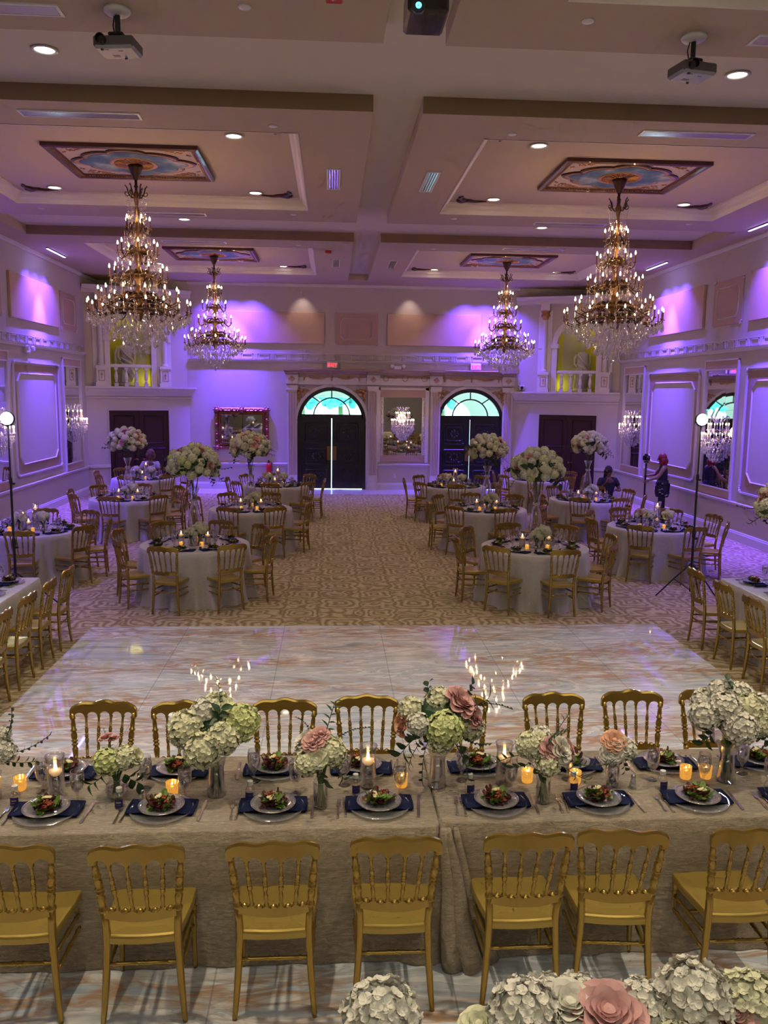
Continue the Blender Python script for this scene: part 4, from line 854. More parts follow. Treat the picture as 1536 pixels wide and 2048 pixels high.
# ------------------------------------------------------------------ gold ballroom chair
def chair():
    o=thing('banquet_chair','','chair')
    # seat: rounded trapezoid, front (+y) wider
    pts=[]
    for i in range(17):
        t=i/16*2-1; pts.append((.205*t*(1-.04*abs(t)**6),.205-.035*abs(t)**4))
    pts+= [(.195,.05),(.165,-.17),(.160,-.195)]; pts+=[(.16-.32*i/8,-.195-.012*math.sin(PI*i/8)) for i in range(1,8)]+[(-.160,-.195),(-.165,-.17),(-.195,.05)]
    n=len(pts); cx=0; m=MB()
    lay=[(1.0,.405),(1.0,.432),(.985,.442),(.93,.446),(.6,.438)]
    v=[(x*s_,y*s_,z) for s_,z in lay for x,y in pts]; F=[(j*n+(i),j*n+(i+1)%n,(j+1)*n+(i+1)%n,(j+1)*n+i) for j in range(len(lay)-1) for i in range(n)]+[tuple((len(lay)-1)*n+i for i in range(n)),tuple(range(n))[::-1]]
    F=[tuple(q[::-1]) if len(q)==4 else q for q in F]
    m.add(v,F); m.build('seat','seat_gold',o)
    def y_at(z): return -.185-.075*max(0,(z-.44)/.49)**1.25 if z>.44 else -.185-.02*((.44-z)/.44)**2
    def x_at(z): return .160+.040*((z-.44)/.49)**1.3 if z>.44 else .160+.028*((.44-z)/.44)**1.5
    for s_ in (-1,1):
        m=MB(); zs=[0,.02,.1,.2,.3,.38,.44,.5,.57]; m.tube([(s_*x_at(z),y_at(z),z) for z in zs],[.011,.013,.015,.017,.018,.019,.019,.018,.017],10)
        pr=[(.57,.017),(.575,.021),(.585,.021),(.59,.013),(.63,.018),(.65,.019),(.66,.013),(.668,.013),(.672,.020),(.680,.020),(.684,.013),(.690,.013),(.694,.020),(.702,.020),(.706,.013),(.715,.019),(.74,.019),(.755,.013),(.76,.020),(.768,.020),(.775,.014),(.80,.015),(.83,.012),(.833,.017),(.842,.017),(.85,.013),(.87,.013)]
        m.tube([(s_*x_at(z),y_at(z),z) for z,_ in pr],[q for _,q in pr],10); m.build('rear_leg','chair_gold',o,smooth=True)
        m=MB(); pr=[(0,.011),(.02,.012),(.25,.015),(.30,.017),(.305,.020),(.313,.020),(.318,.015),(.33,.018),(.335,.021),(.343,.021),(.348,.015),(.37,.017),(.41,.018)]
        m.tube([(s_*(.176+.006*(1-z/.4)),.165+.004*(1-z/.4),z) for z,_ in pr],[q for _,q in pr],10); m.build('front_leg','chair_gold',o,smooth=True)
    # top rail
    def top(x): t=x/.215; return .915+.0055*math.cos(t*PI*3)+.024*(1-t*t)-.006*abs(t)**8
    ctr=[-.156,-.078,0,.078,.156]
    def bot(x):
        for c in ctr:
            if abs(x-c)<.0335: return .832+.036*math.sqrt(max(0,1-((x-c)/.0335)**2))
        return .826 if abs(x)<.185 else .84
    m=MB(); N_=110; X=[-.211+.422*i/N_ for i in range(N_+1)]; v=[];F=[]
    for x in X:
        yb=-.256-.034*(1-(x/.21)**2); e=1-max(0,(abs(x)-.195)/.016)**2*.25
        tz=top(x)-(1-e)*.05; bz=bot(x)
        for yy,zz in ((yb+.012,bz),(yb-.012,bz),(yb-.013,tz-.012),(yb-.007,tz),(yb+.006,tz),(yb+.012,tz-.012)): v.append((x,yy,zz))
    for i in range(N_):
        for j in range(6): F.append((i*6+j,(i+1)*6+j,(i+1)*6+(j+1)%6,i*6+(j+1)%6))
    F+=[tuple(range(6)),tuple(N_*6+j for j in range(6))[::-1]]; F=[q[::-1] for q in F]; m.add(v,F); m.build('top_rail','chair_gold',o)
    # lower rail with cups
    m=MB(); v=[];F=[]; N_=80
    for i in range(N_+1):
        x=-.166+.332*i/N_; yb=-.2-.024*(1-(x/.166)**2); ph=(x+.166)/.332*5; sc_=abs(math.sin(ph*PI)); tz=.598-.020*sc_**.6; bz=.545-.010*(1-(x/.166)**2)
        for yy,zz in ((yb+.011,bz+.004),(yb-.011,bz),(yb-.011,tz),(yb+.011,tz)): v.append((x,yy,zz))
    for i in range(N_):
        for j in range(4): F.append((i*4+j,(i+1)*4+j,(i+1)*4+(j+1)%4,i*4+(j+1)%4))
    m.add(v,[q[::-1] for q in F])
    for k in range(5): m.ball((-.1328+.0664*k,-.2-.024*(1-((-.1328+.0664*k)/.166)**2),.583),.017,9,5,.75)
    m.build('lower_rail','chair_gold',o)
    for k in range(4):
        xt=-.117+.078*k; xb=-.0996+.0664*k
        pr=[(0,.010),(.02,.013),(.04,.008),(.25,.0105),(.32,.007),(.36,.0115),(.44,.0125),(.47,.008),(.49,.0125),(.51,.0125),(.525,.008),(.54,.0125),(.56,.0125),(.575,.008),(.60,.011),(.68,.012),(.72,.007),(.735,.011),(.75,.007),(.95,.008),(1,.013)]
        MB().between((xb,-.2-.024*(1-(xb/.166)**2),.590),(xt,-.256-.034*(1-(xt/.21)**2),.838),pr,8).build('spindle','chair_gold',o,smooth=True)
    pr=[(0,.009),(.12,.009),(.15,.013),(.18,.009),(.4,.010),(.44,.013),(.47,.009),(.5,.013),(.53,.009),(.56,.013),(.6,.010),(.82,.009),(.85,.013),(.88,.009),(1,.009)]
    for a,b_ in (((-.17,-.19,.30),(.17,-.19,.30)),((-.178,.167,.22),(.178,.167,.22)),((-.17,-.187,.245),(-.179,.167,.245)),((.17,-.187,.245),(.179,.167,.245)),((-.166,-.187,.335),(-.177,.167,.315)),((.166,-.187,.335),(.177,.167,.315))):
        MB().between(a,b_,pr,8).build('stretcher','chair_gold',o,smooth=True)
    return o
proto('chair',chair())
CH='gold ballroom chair '
def chairs_front():
    q=['at the cropped end','second from cropped end','third along','just before the cloth fold','just past the cloth fold','turned, second from row end','above the pink roses']
    for i,(x,y,a) in enumerate(((-1.435,3.80,0),(-.865,3.78,.02),(-.257,3.785,0),(.305,3.80,-.01),(.92,3.81,0),(1.39,3.82,-.09),(1.995,3.81,.0))):
        place('chair',(x,y,.02),a,CH+'on the head table near side, '+q[i],group='chairs on the camera side of the head table')
    q=['behind the low green bouquet','half hidden by the big green hydrangeas','behind the small pink bouquet','behind the tall floating candle','hidden behind the rose and fern bouquet','behind the low blush bouquet','behind the peach rose bouquet','beside the white hydrangeas at the end']
    for i,(x,y) in enumerate(((-1.455,4.97),(-.94,4.95),(-.305,4.97),(.24,5.02),(.83,5.02),(1.495,5.03),(2.04,5.06),(2.59,5.08))):
        place('chair',(x,y,.02),PI+rnd.uniform(-.03,.03),CH+'on the head table far side, '+q[i],group='chairs on the dance floor side of the head table')
chairs_front()
for i,y in enumerate((9.53,8.9,8.27,7.62)):
    place('chair',(-3.25,y,0),PI/2+rnd.uniform(-.04,.04),CH+'at the long left table, '+['farthest from the camera','second from its far end','third from its far end','fourth from its far end'][i],group='chairs along the left long table')
for i,y in enumerate((9.40,8.70,8.03,7.38)):
    place('chair',(4.55,y,0),-PI/2+rnd.uniform(-.04,.04),CH+'at the long right table, '+['farthest from the camera','second from its far end','third from its far end','fourth from its far end'][i],group='chairs along the right long table')

# ------------------------------------------------------------------ cloths and round tables
def cloth(per,ztop,amp,seed,top_c,nz=9,zb=.0,pool=.0):
    """per: list of (x,y,nx,ny,k) around the table edge; hangs to the floor in folds"""
    R=random.Random(seed); n=len(per); ph=[R.uniform(0,TAU) for _ in range(4)]; v=[];F=[]
    for q in (0,.5,.96,.995):
        for x,y,*_ in per: v.append((top_c[0]+(x-top_c[0])*max(q,.001),top_c[1]+(y-top_c[1])*max(q,.001),ztop))
    L_=0; S_=[0]
    for i in range(n): L_+=math.hypot(per[(i+1)%n][0]-per[i][0],per[(i+1)%n][1]-per[i][1]); S_.append(L_)
    f1,f2,f3=[max(1,round(L_*c)) for c in (2.3,3.9,6.1)]
    for j in range(nz+1):
        t=j/nz; z=(ztop-.004)*(1-t)+zb*t
        for i,(x,y,nx,ny,k) in enumerate(per):
            a=TAU*S_[i]/L_; wv=.5*math.sin(a*f1+ph[0]+.6*t)+.35*math.sin(a*f2+ph[1]-.5*t)+.22*math.sin(a*f3+ph[2])
            d=.004+amp*k*(t**.8)*(.55+wv)+pool*(t**6)*(1+.6*math.sin(a*f2+ph[3]))
            v.append((x+nx*d,y+ny*d,z))
    R_=4+nz+1
    for j in range(R_-1):
        for i in range(n): F.append((j*n+i,(j+1)*n+i,(j+1)*n+(i+1)%n,j*n+(i+1)%n))
    m=MB(); m.add(v,F); return m
def circ(R_,n=160): return [(R_*math.cos(TAU*i/n),R_*math.sin(TAU*i/n),math.cos(TAU*i/n),math.sin(TAU*i/n),1) for i in range(n)]
def rect(x0,x1,y0,y1,ks=(.35,.35,.35,.35),step=.03,rc=.04,kc=1.6):
    P_=[]; sides=[((x0,y0),(x1,y0),(0,-1),ks[0]),((x1,y0),(x1,y1),(1,0),ks[1]),((x1,y1),(x0,y1),(0,1),ks[2]),((x0,y1),(x0,y0),(-1,0),ks[3])]
    for a,b_,nn_,k in sides:
        L_=math.hypot(b_[0]-a[0],b_[1]-a[1]); d=((b_[0]-a[0])/L_,(b_[1]-a[1])/L_); n=int(L_/step)
        for i in range(n+1):
            s_=rc+(L_-2*rc)*i/n; kk=k+(kc-k)*max(0,1-min(s_,L_-s_)/.35)**2 if kc else k
            P_.append((a[0]+d[0]*s_,a[1]+d[1]*s_,nn_[0],nn_[1],kk))
        for q in (.33,.67):
            w_=nn_; w2=d; t=q*PI/2; nx=w_[0]*math.cos(t)+w2[0]*math.sin(t); ny=w_[1]*math.cos(t)+w2[1]*math.sin(t)
            P_.append((b_[0]-d[0]*rc-nn_[0]*rc+nx*rc,b_[1]-d[1]*rc-nn_[1]*rc+ny*rc,nx,ny,kc or k))
    return P_
ZT=.762
def tagt(o,label,cat,group=None,kind=None):
    o['label']=label; o['category']=cat
    if group: o['group']=group
    return o
tagt(cloth(rect(-2.6,.555,3.955,4.825,(.22,.9,.3,.4),kc=1.1),ZT,.05,11,(-1.0,4.4),zb=.025).build('tablecloth','velvet',smooth=True),'champagne crushed velvet cloth on the head table half with the big green hydrangeas','tablecloth','velvet cloths on the head table')
c2=tagt(cloth(rect(.575,3.3,3.985,4.83,(.25,.4,.3,1.6),step=.02,kc=2.6),ZT,.07,12,(1.9,4.4),zb=.025,pool=.015).build('tablecloth','velvet',smooth=True),'champagne crushed velvet cloth over the head table, the half with a gathered corner fold','tablecloth','velvet cloths on the head table')
m=MB()
for tx,ty,bx,by,r0,r1 in ((.585,3.962,.635,3.875,.016,.055),(.605,3.962,.735,3.87,.016,.062),(.640,3.968,.835,3.93,.014,.045)):
    pts=[]; rr=[]
    for k in range(12): t=k/11; pts.append((tx+(bx-tx)*t**1.3+.008*math.sin(t*7+tx*30),ty+(by-ty)*t**1.3,.745-.715*t)); rr.append(r0+(r1-r0)*t**.8)
    m.tube(pts,rr,14)
m.build('gathered_fold','velvet',c2,smooth=True)
tagt(cloth(rect(-4.25,-3.385,5.9,9.76,(.4,.5,.6,.4)),ZT,.05,13,(-3.8,7.8)).build('tablecloth','satin',smooth=True),'pale cloth on the long table left of the dance floor','tablecloth')
tagt(cloth(rect(4.73,5.6,5.9,9.66,(.4,.4,.6,.5)),ZT,.05,14,(5.15,7.8)).build('tablecloth','satin',smooth=True),'pale cloth on the long table right of the dance floor','tablecloth')
ROUND=[((-1.95,11.95),'left aisle table nearest the dance floor','tall',.22),((2.95,11.75),'right aisle table nearest the dance floor','tall',-.30),((-1.5,15.65),'left aisle table, middle one','tall',.1),((2.97,15.7),'right aisle table, middle one','tall',-.32),
 ((-1.3,19.6),'left aisle table by the doors','candle',.39),((2.9,19.6),'right aisle table by the doors','candle',.37),((-4.1,17.1),'middle left wall table','tall',.35),((5.39,17.2),'middle right wall table','tall',-.05),
 ((-4.65,21.0),'left corner table','candle',.3),((5.35,21.2),'right corner table','candle',.1),((-4.65,13.15),'left lamp stand table','candle',-.2),((5.45,13.6),'right lamp stand table','candle',-.22)]
SIDES=['far side','far left side','left side','near left side','near side, left','near side, right','right side','far right side']
DIRN=['right back','far right','far left','left back','left front','near left','near right','right front']
meshes_cloth=[mesh_of(cloth(circ(.765),ZT,.075,s_,(0,0),nz=10,pool=.03),'tablecloth','satin',True) for s_ in (21,22,23)]
for ti,(c,nm,kd,ph) in enumerate(ROUND):
    o=link('tablecloth',meshes_cloth[ti%3],None,(c[0],c[1],0)); o.rotation_euler=(0,0,ti*.9)
    tagt(o,'white satin cloth reaching the floor on the '+nm,'tablecloth','white cloths on the round tables')
    for k in range(8):
        a=PI/8+k*PI/4+ph+rnd.uniform(-.05,.05); R_=.885+rnd.uniform(-.02,.03)
        place('chair',(c[0]+R_*math.cos(a),c[1]+R_*math.sin(a),0),a+PI/2+rnd.uniform(-.08,.08),CH+'at the '+nm+', '+DIRN[k]+' place',group='chairs round the guest tables')

# ------------------------------------------------------------------ tableware
def petal_patch(m,c,ax,up,L_,W_,curl,M=None):
    """a small cupped petal: 2x3 quads from c along ax"""
    ax=Vector(ax).normalized(); up=Vector(up).normalized(); sd=ax.cross(up).normalized(); v=[]
    for j,(t,w_) in enumerate(((0,.35),(.45,1),(.85,.8),(1,.35))):
        for s_ in (-1,0,1):
            v.append(Vector(c)+ax*L_*t+sd*s_*W_*w_*.5+up*(curl*t*t*L_+(.18*W_ if s_ else 0)))
    m.add(v,[(j*3+i,j*3+i+1,(j+1)*3+i+1,(j+1)*3+i) for j in range(3) for i in range(2)])
def leaf_shape(m,p,d,up,L_,W_):
    d=Vector(d).normalized(); up=Vector(up); sd=d.cross(up).normalized(); up=sd.cross(d).normalized(); v=[]
    pr=((0,.05),(.2,.7),(.45,1),(.7,.75),(.9,.3),(1,.02))
    for t,w_ in pr:
        for s_ in (-1,0,1): v.append(Vector(p)+d*L_*t+sd*s_*W_*w_*.5+up*(-.25*L_*t*t+(.12*W_*w_ if s_ else 0)))
    m.add(v,[(j*3+i,j*3+i+1,(j+1)*3+i+1,(j+1)*3+i) for j in range(5) for i in range(2)])
def salad(seed):
    R=random.Random(seed); o=thing('salad','','salad')
    for nm,mat,n,rr,sz in (('lettuce','lettuce',19,.062,.036),('red_lettuce','redleaf',24,.058,.034)):
        m=MB()
        for k in range(n):
            a=R.uniform(0,TAU); q=rr*math.sqrt(R.random()); h=.006+.038*(1-(q/rr)**2)*R.random()
            for t in range(3): b_=a+R.uniform(-1,1); petal_patch(m,(q*math.cos(a),q*math.sin(a),h),(math.cos(b_+t),math.sin(b_+t),R.uniform(-.1,.7)),(R.uniform(-.4,.4),R.uniform(-.4,.4),1),sz*R.uniform(.5,1.1),sz*R.uniform(.5,.9),R.uniform(-.5,.8))
        m.build(nm,mat,o)
    m=MB(); ca=R.uniform(0,TAU)
    for k in range(26): a=R.uniform(0,TAU); q=.035*math.sqrt(R.random()); m.rbox((.028*math.cos(ca)+q*math.cos(a),.028*math.sin(ca)+q*math.sin(a),.02+.03*R.random()),(.016,.010,.008),.002,None)
    m.build('chopped_beet','beet',o)
    m=MB(); ca+=2.2; m.rbox((.022*math.cos(ca),.022*math.sin(ca),.05),(.045,.022,.010),.004); m.rbox((.03*math.cos(ca+.5),.03*math.sin(ca+.5),.044),(.035,.018,.010),.004); m.build('avocado_slice','cheese',o); return o
for i in range(3): proto('salad%d'%i,salad(50+i))
o=thing('charger_plate','','plate'); MB().lathe([(0,0),(.10,0),(.135,.006),(.162,.016),(.164,.019),(.135,.010),(.10,.004),(0,.004)],40,cap=False).build('dish','plate_glass',o,smooth=True)
m=MB(); [m.ball((.158*math.cos(TAU*k/72),.158*math.sin(TAU*k/72),.018),.0045,5,3) for k in range(72)]; m.build('beaded_rim','glass',o); proto('charger',o)
o=thing('salad_plate','','plate'); MB().lathe([(0,.0),(.07,0),(.095,.006),(.118,.014),(.119,.017),(.095,.010),(.07,.004),(0,.004)],40,cap=False).build('dish','plate_glass',o,smooth=True); MB().lathe([(.116,.0135),(.1195,.0145),(.1195,.0175),(.116,.0175),(.116,.0135)],40,cap=False).build('rim','silver',o,smooth=True); proto('plate',o)
o=thing('napkin','','napkin'); m=MB()
def nap(u_,v_): x=(u_-.5)*.345; y=(v_-.5)*.155; return (x,y+.02*(u_-.5)**2,.008+.010*math.sin(u_*PI)+.003*math.sin(v_*9+u_*5))
m.grid(nap,16,8); 
def nap2(u_,v_): p=nap(u_,v_); return (p[0]*.99,p[1]*.99,p[2]-.007)
m.grid(nap2,16,8); m.build('folded_cloth','navy',o,smooth=True); MB().tube([(-.172,-.07,.008),(-.176,0,.009),(-.172,.075,.008)],.006,6).tube([(.172,-.07,.008),(.176,0,.009),(.172,.075,.008)],.006,6).build('folded_edge','navy',o,smooth=True); proto('napkin',o)
def fork():
    o=thing('fork','','fork'); m=MB(); m.tube([(0,-.10,.004),(0,-.06,.005),(0,-.01,.009),(0,.02,.007)],[.006,.0048,.003,.0032],6); m.rbox((0,-.085,.004),(.013,.04,.004),.001); m.build('handle','steel',o,smooth=False)
    m=MB(); m.rbox((0,.035,.006),(.022,.032,.003),.001)
    for k in range(4): m.rbox((-.0093+.0062*k,.072,.008),(.0026,.046,.0025),.0006)
    m.build('tines','steel',o); return o
proto('fork',fork())
o=thing('knife','','knife'); MB().rbox((0,-.06,.005),(.014,.095,.007),.002).build('handle','steel',o); m=MB(); m.prism([(-.007,-.012),(.006,-.012),(.009,.05),(.007,.10),(.001,.118),(-.007,.10)],.003,.0055); m.build('blade','steel',o); proto('knife',o)
o=thing('water_goblet','','glass'); MB().lathe([(0,.0),(.034,.0),(.036,.003),(.012,.008),(.006,.02),(.009,.03),(.006,.04),(.008,.055),(.030,.085),(.037,.12),(.037,.155),(.033,.185),(.0325,.187),(.0315,.185),(.0355,.155),(.0355,.12),(.028,.088),(0,.062)],20,cap=False).build('bowl','glass',o,smooth=True)
MB().lathe([(0,.066),(.027,.09),(.034,.12),(.0335,.16),(0,.16)],16,cap=False).build('water','water',o,smooth=True)
m=MB(); R=random.Random(1); [m.rbox((0,0,0),(.018,.018,.018),.003,T3(R.uniform(-.014,.014),R.uniform(-.014,.014),.14+.02*k/3)@RZ(R.random()*3)@RX(R.random())) for k in range(3)]; m.build('ice_cube','crystal',o); proto('goblet',o)
o=thing('favour_bottle','','small bottle'); MB().lathe([(0,0),(.020,0),(.021,.01),(.021,.045),(.014,.058),(.010,.062),(.010,.07)],16).build('body','glass',o,smooth=True); MB().lathe([(.0,.066),(.012,.066),(.012,.082),(0,.083)],12).build('cap','white',o)
def tag_disc(u_,v_): a=-PI/2-.75+1.5*u_; return (.0225*math.cos(a),.0225*math.sin(a),.008+.034*v_)
m=MB(); m.grid(tag_disc,8,4); m.build('round_tag','purple_tag',o)
m=MB()
for k,(a,z) in enumerate([(-.3,.030),(-.1,.030),(.1,.030),(.3,.030),(-.25,.020),(0,.020),(.25,.020)]): m.cbox((.0235*math.sin(a),-.0235*math.cos(a),z),(.0035,.0012,.0045 if k<4 else .001))
m.build('tag_lettering','silver',o); proto('bottle',o)
o=thing('votive_candle','','candle'); MB().lathe([(0,0),(.028,0),(.032,.01),(.034,.075),(.032,.075),(.030,.01),(0,.008)],18,cap=False).build('holder','mercury',o,smooth=True); MB().lathe([(0,.045),(.029,.045)],14,cap=False).build('wax','wax',o); MB().lathe([(.001,.045),(.006,.052),(.005,.062),(0,.075)],8).build('flame','flame',o,smooth=True); proto('votive',o)
o=thing('salt_shaker','','shaker'); MB().lathe([(0,0),(.022,0),(.022,.012),(.014,.055),(.012,.06)],8).build('body','crystal',o); MB().lathe([(.013,.06),(.014,.063),(.013,.075),(.005,.082),(0,.083)],12).build('cap','silver',o,smooth=True); proto('shaker',o)
def cyl_candle(h,wl,r_=.045):
    o=thing('floating_candle','','candle'); MB().lathe([(0,0),(r_,0),(r_+.004,.01),(r_-.002,h*.8),(r_+.008,h),(r_+.006,h),(r_-.005,h*.8),(r_-.002,.012),(0,.01)],24,cap=False).build('glass_cylinder','glass',o,smooth=True)
    MB().lathe([(0,.014),(r_-.005,.014),(r_-.006,wl),(0,wl)],20,cap=False).build('water','water',o,smooth=True); MB().lathe([(0,wl-.018),(.022,wl-.014),(.034,wl+.002),(.034,wl+.012),(0,wl+.014)],16).build('wax','wax',o,smooth=True)
    MB().lathe([(.001,wl+.012),(.009,wl+.024),(.008,wl+.04),(0,wl+.062)],8).build('flame','flame',o,smooth=True); return o
proto('cyl',cyl_candle(.245,.15)); proto('cyl_s',cyl_candle(.20,.13)); proto('cyl_t',cyl_candle(.42,.33,.055)); proto('cyl_m',cyl_candle(.30,.22,.055))

# ------------------------------------------------------------------ flowers
def hydrangea(seed,mat,r_=.07,nf=95):
    R=random.Random(seed); m=MB(); m.ball((0,0,0),r_*.80,8,6)
    for k in range(nf):
        z=1-2*(k+.5)/nf; a=k*2.39996; q=math.sqrt(1-z*z); n_=Vector((q*math.cos(a),q*math.sin(a),z)); c=n_*r_*R.uniform(.88,1.02)
        t=n_.orthogonal().normalized(); b_=n_.cross(t); ph=R.uniform(0,TAU)
        for j in range(4):
            an=ph+j*PI/2; petal_patch(m,c,t*math.cos(an)+b_*math.sin(an)+n_*.15,n_,r_*.24,r_*.23,R.uniform(-.35,.5))
    return mesh_of(m,'hydrangea_bloom',mat,True)
def petal_wide(m,c,ax,up,L_,W_,curl):
    ax=Vector(ax).normalized(); up=Vector(up).normalized(); sd=ax.cross(up).normalized(); v=[]
    for j in range(5):
        t=j/4; w_=(.45,.85,1.0,.95,.6)[j]
        for i in range(5):
            q=i/2-1; v.append(Vector(c)+ax*L_*(t-.06*q*q*(t>.9))+sd*q*W_*w_*.5+up*(curl*t**3*L_*-1.0+.22*W_*q*q*w_))
    m.add(v,[(j*5+i,j*5+i+1,(j+1)*5+i+1,(j+1)*5+i) for j in range(4) for i in range(4)])
def rose(seed,mat,r_=.045):
    R=random.Random(seed); m=MB(); m.ball((0,0,-.1*r_),r_*.5,8,5)
    for ring_,(n,tilt,rr,L_) in enumerate(((3,1.45,.05,.62),(3,1.38,.12,.66),(4,1.25,.20,.70),(5,1.1,.28,.74),(5,.85,.36,.80),(6,.55,.42,.86),(7,.2,.46,.9))):
        for k in range(n):
            a=TAU*k/n+ring_*.7+R.uniform(-.1,.1); rad=Vector((math.cos(a),math.sin(a),0)); ax=rad*math.cos(tilt)+Vector((0,0,1))*math.sin(tilt)
            petal_wide(m,rad*r_*rr+Vector((0,0,-.15*r_)),ax,Vector((0,0,1))*math.cos(tilt)-rad*math.sin(tilt),r_*L_,r_*(.55+.11*ring_),.22)
    return mesh_of(m,'rose_bloom',mat,True)
def spray(seed,n=9,L_=.16,lw=(.045,.022)):
    R=random.Random(seed); m=MB(); pts=[(0,0,0)]; d=Vector((0,0,1)); p=Vector((0,0,0))
    for k in range(6): d=(d+Vector((.12,R.uniform(-.08,.08),-.04))).normalized(); p=p+d*L_/6; pts.append(tuple(p))
    m.tube(pts,[.0022]*7,4)
    for k in range(n):
        t=k/(n-1)*5.9; i=int(t); q=Vector(pts[i]).lerp(Vector(pts[min(i+1,6)]),t-i); s_=1 if k%2 else -1
        leaf_shape(m,q,Vector((.3,s_*1.0,.7+R.uniform(-.2,.2))),(0,-.3,1),lw[0]*R.uniform(.7,1.2),lw[1])
    return mesh_of(m,'leaf_spray','leaf')
def hydrangea_fine(seed,mat,r_=.07,nf=150):
    R=random.Random(seed); m=MB(); m.ball((0,0,0),r_*.84,12,8)
    for k in range(nf):
        z=1-2*(k+.5)/nf; a=k*2.39996+R.uniform(-.15,.15); q=math.sqrt(1-z*z); n_=Vector((q*math.cos(a),q*math.sin(a),z)); n_=(n_+Vector((R.gauss(0,.12),R.gauss(0,.12),R.gauss(0,.12)))).normalized(); c=n_*r_*R.uniform(.86,1.04)
        t=n_.orthogonal().normalized(); b_=n_.cross(t); ph=R.uniform(0,TAU)
        for j in range(4):
            an=ph+j*PI/2; petal_wide(m,c,t*math.cos(an)+b_*math.sin(an)+n_*.2,n_,r_*.20,r_*.23,R.uniform(-.5,.4))
    return mesh_of(m,'hydrangea_bloom',mat,True)
FL={'Hc':[hydrangea_fine(1,'cream_bloom')],'Hg':[hydrangea_fine(3,'green_bloom')],'Hw':[hydrangea_fine(4,'white_bloom'),hydrangea_fine(5,'white_bloom')],'hc':[hydrangea(i,'cream_bloom') for i in (1,2)],'hg':[hydrangea(3,'green_bloom')],'hw':[hydrangea(4,'white_bloom'),hydrangea(5,'white_bloom')],'rp':[rose(6,'pink_bloom'),rose(7,'pink_bloom')],'rc':[rose(8,'cream_bloom'),rose(9,'white_bloom')],'ra':[rose(10,'peach_bloom')],'lf':[spray(11),spray(12,12,.2,(.04,.016))],'lb':[spray(13,5,.10,(.085,.05))]}
def put(par,kind,i,loc,dirv,s_,R):
    me=FL[kind][i%len(FL[kind])]; o=link(me.name,me,par,loc); q=Vector(dirv).to_track_quat('Z','Y'); o.rotation_mode='QUATERNION'; o.rotation_quaternion=q@Matrix.Rotation(R.uniform(0,TAU),4,'Z').to_quaternion(); o.scale=(s_,s_,s_); return o
def dome(par,cz,rx,rz_,n,mix_,bs,seed,lf=8,zmin=-.55,core=True,ls=1.0,lower=True):
    """ball of blooms: n directions spread evenly, kinds drawn from mix_ [(kind, weight, scale)]"""
    R=random.Random(seed); bag=[k for k in mix_ for _ in range(k[1])]
    if core: MB().ball((0,0,cz),min(rx,rz_)*.78,10,7).build('foliage_core','leaf',par)
    for k in range(n):
        z=1-(1-zmin)*(k+.5)/n; a=k*2.39996+R.uniform(-.12,.12); q=math.sqrt(max(0,1-z*z)); kind,_,ks=bag[R.randrange(len(bag))]
        d=Vector((q*math.cos(a),q*math.sin(a),z)); put(par,kind,k,(d.x*rx,d.y*rx,cz+d.z*rz_),d,bs*ks*R.uniform(.88,1.12),R)
    for k in range(lf):
        a=TAU*k/lf+R.uniform(-.3,.3); z=R.uniform(-.7,.3) if lower else R.uniform(-.2,.5); d=Vector((math.cos(a),math.sin(a),z)).normalized(); put(par,'lf' if k%3 else 'lb',k,(d.x*rx*.85,d.y*rx*.85,cz+d.z*rz_*.9),d+Vector((0,0,-.25 if lower else .2)),ls*R.uniform(.8,1.2),R)
def tall_arr(seed):
    o=thing('flower_arrangement','','flowers'); dome(o,1.14,.335,.25,56,[('hc',4,1.0),('hw',2,1.0),('hg',2,.9),('rc',3,1.45),('rp',2,1.45)],.90,seed,lf=16,zmin=-.5,ls=1.25)
    m=MB(); [m.tube([(.02*math.cos(k),.02*math.sin(k),.62),(.06*math.cos(k*2),.06*math.sin(k*2),.95)],.005,5) for k in range(8)]; m.build('stems','stem',o); return o
proto('tall0',tall_arr(31)); proto('tall1',tall_arr(32))
o=thing('pedestal_vase','','vase'); MB().lathe([(0,0),(.085,0),(.09,.02),(.095,.15),(.092,.32),(.078,.45),(.050,.55),(.032,.60),(.045,.625),(.032,.65),(.05,.72),(.085,.82),(.082,.82),(.047,.72),(.028,.65),(.04,.625),(.028,.60),(.074,.45),(.088,.32),(.091,.15),(.085,.03),(0,.02)],28,cap=False).build('body','glass',o,smooth=True)
MB().lathe([(.033,.595),(.05,.61),(.052,.625),(.05,.64),(.033,.655)],20,cap=False).build('neck_knob','crystal',o,smooth=True); proto('pvase',o)
def low_bunch(seed,mixk,n,rx,rz_,bs,lf=5,cz=.17,ls=.7,lower=True):
    o=thing('flower_bouquet','','flowers'); dome(o,cz,rx,rz_,n,mixk,bs,seed,lf=lf,zmin=-.35,ls=ls,lower=lower)
    m=MB(); R=random.Random(seed)
    for k in range(9): a=TAU*k/9; m.tube([(.022*math.cos(a+2),.022*math.sin(a+2),.012),(.018*math.cos(a),.018*math.sin(a),cz*.55),(.03*math.cos(a),.03*math.sin(a),cz-.01)],.0035,5)
    m.build('stems','stem',o); return o
def vase(name,prof,cat='vase'):
    o=thing(name,'',cat); inn=[(max(0,r_-.003),z+.006 if i==0 else z) for i,(r_,z) in enumerate(prof)][::-1]
    MB().lathe([(0,0)]+prof+inn,24,cap=False).build('body','glass',o,smooth=True); w_=[(max(0,r_-.005),z) for r_,z in prof if z<prof[-1][1]*.62]; MB().lathe([(0,.012)]+w_+[(0,w_[-1][1])],20,cap=False).build('water','water',o,smooth=True); return o
proto('v_cyl',vase('bud_vase',[(.036,0),(.040,.01),(.040,.13),(.043,.15)])); proto('v_bowl',vase('bowl_vase',[(.03,0),(.055,.02),(.065,.05),(.055,.08),(.04,.10),(.045,.115)]))
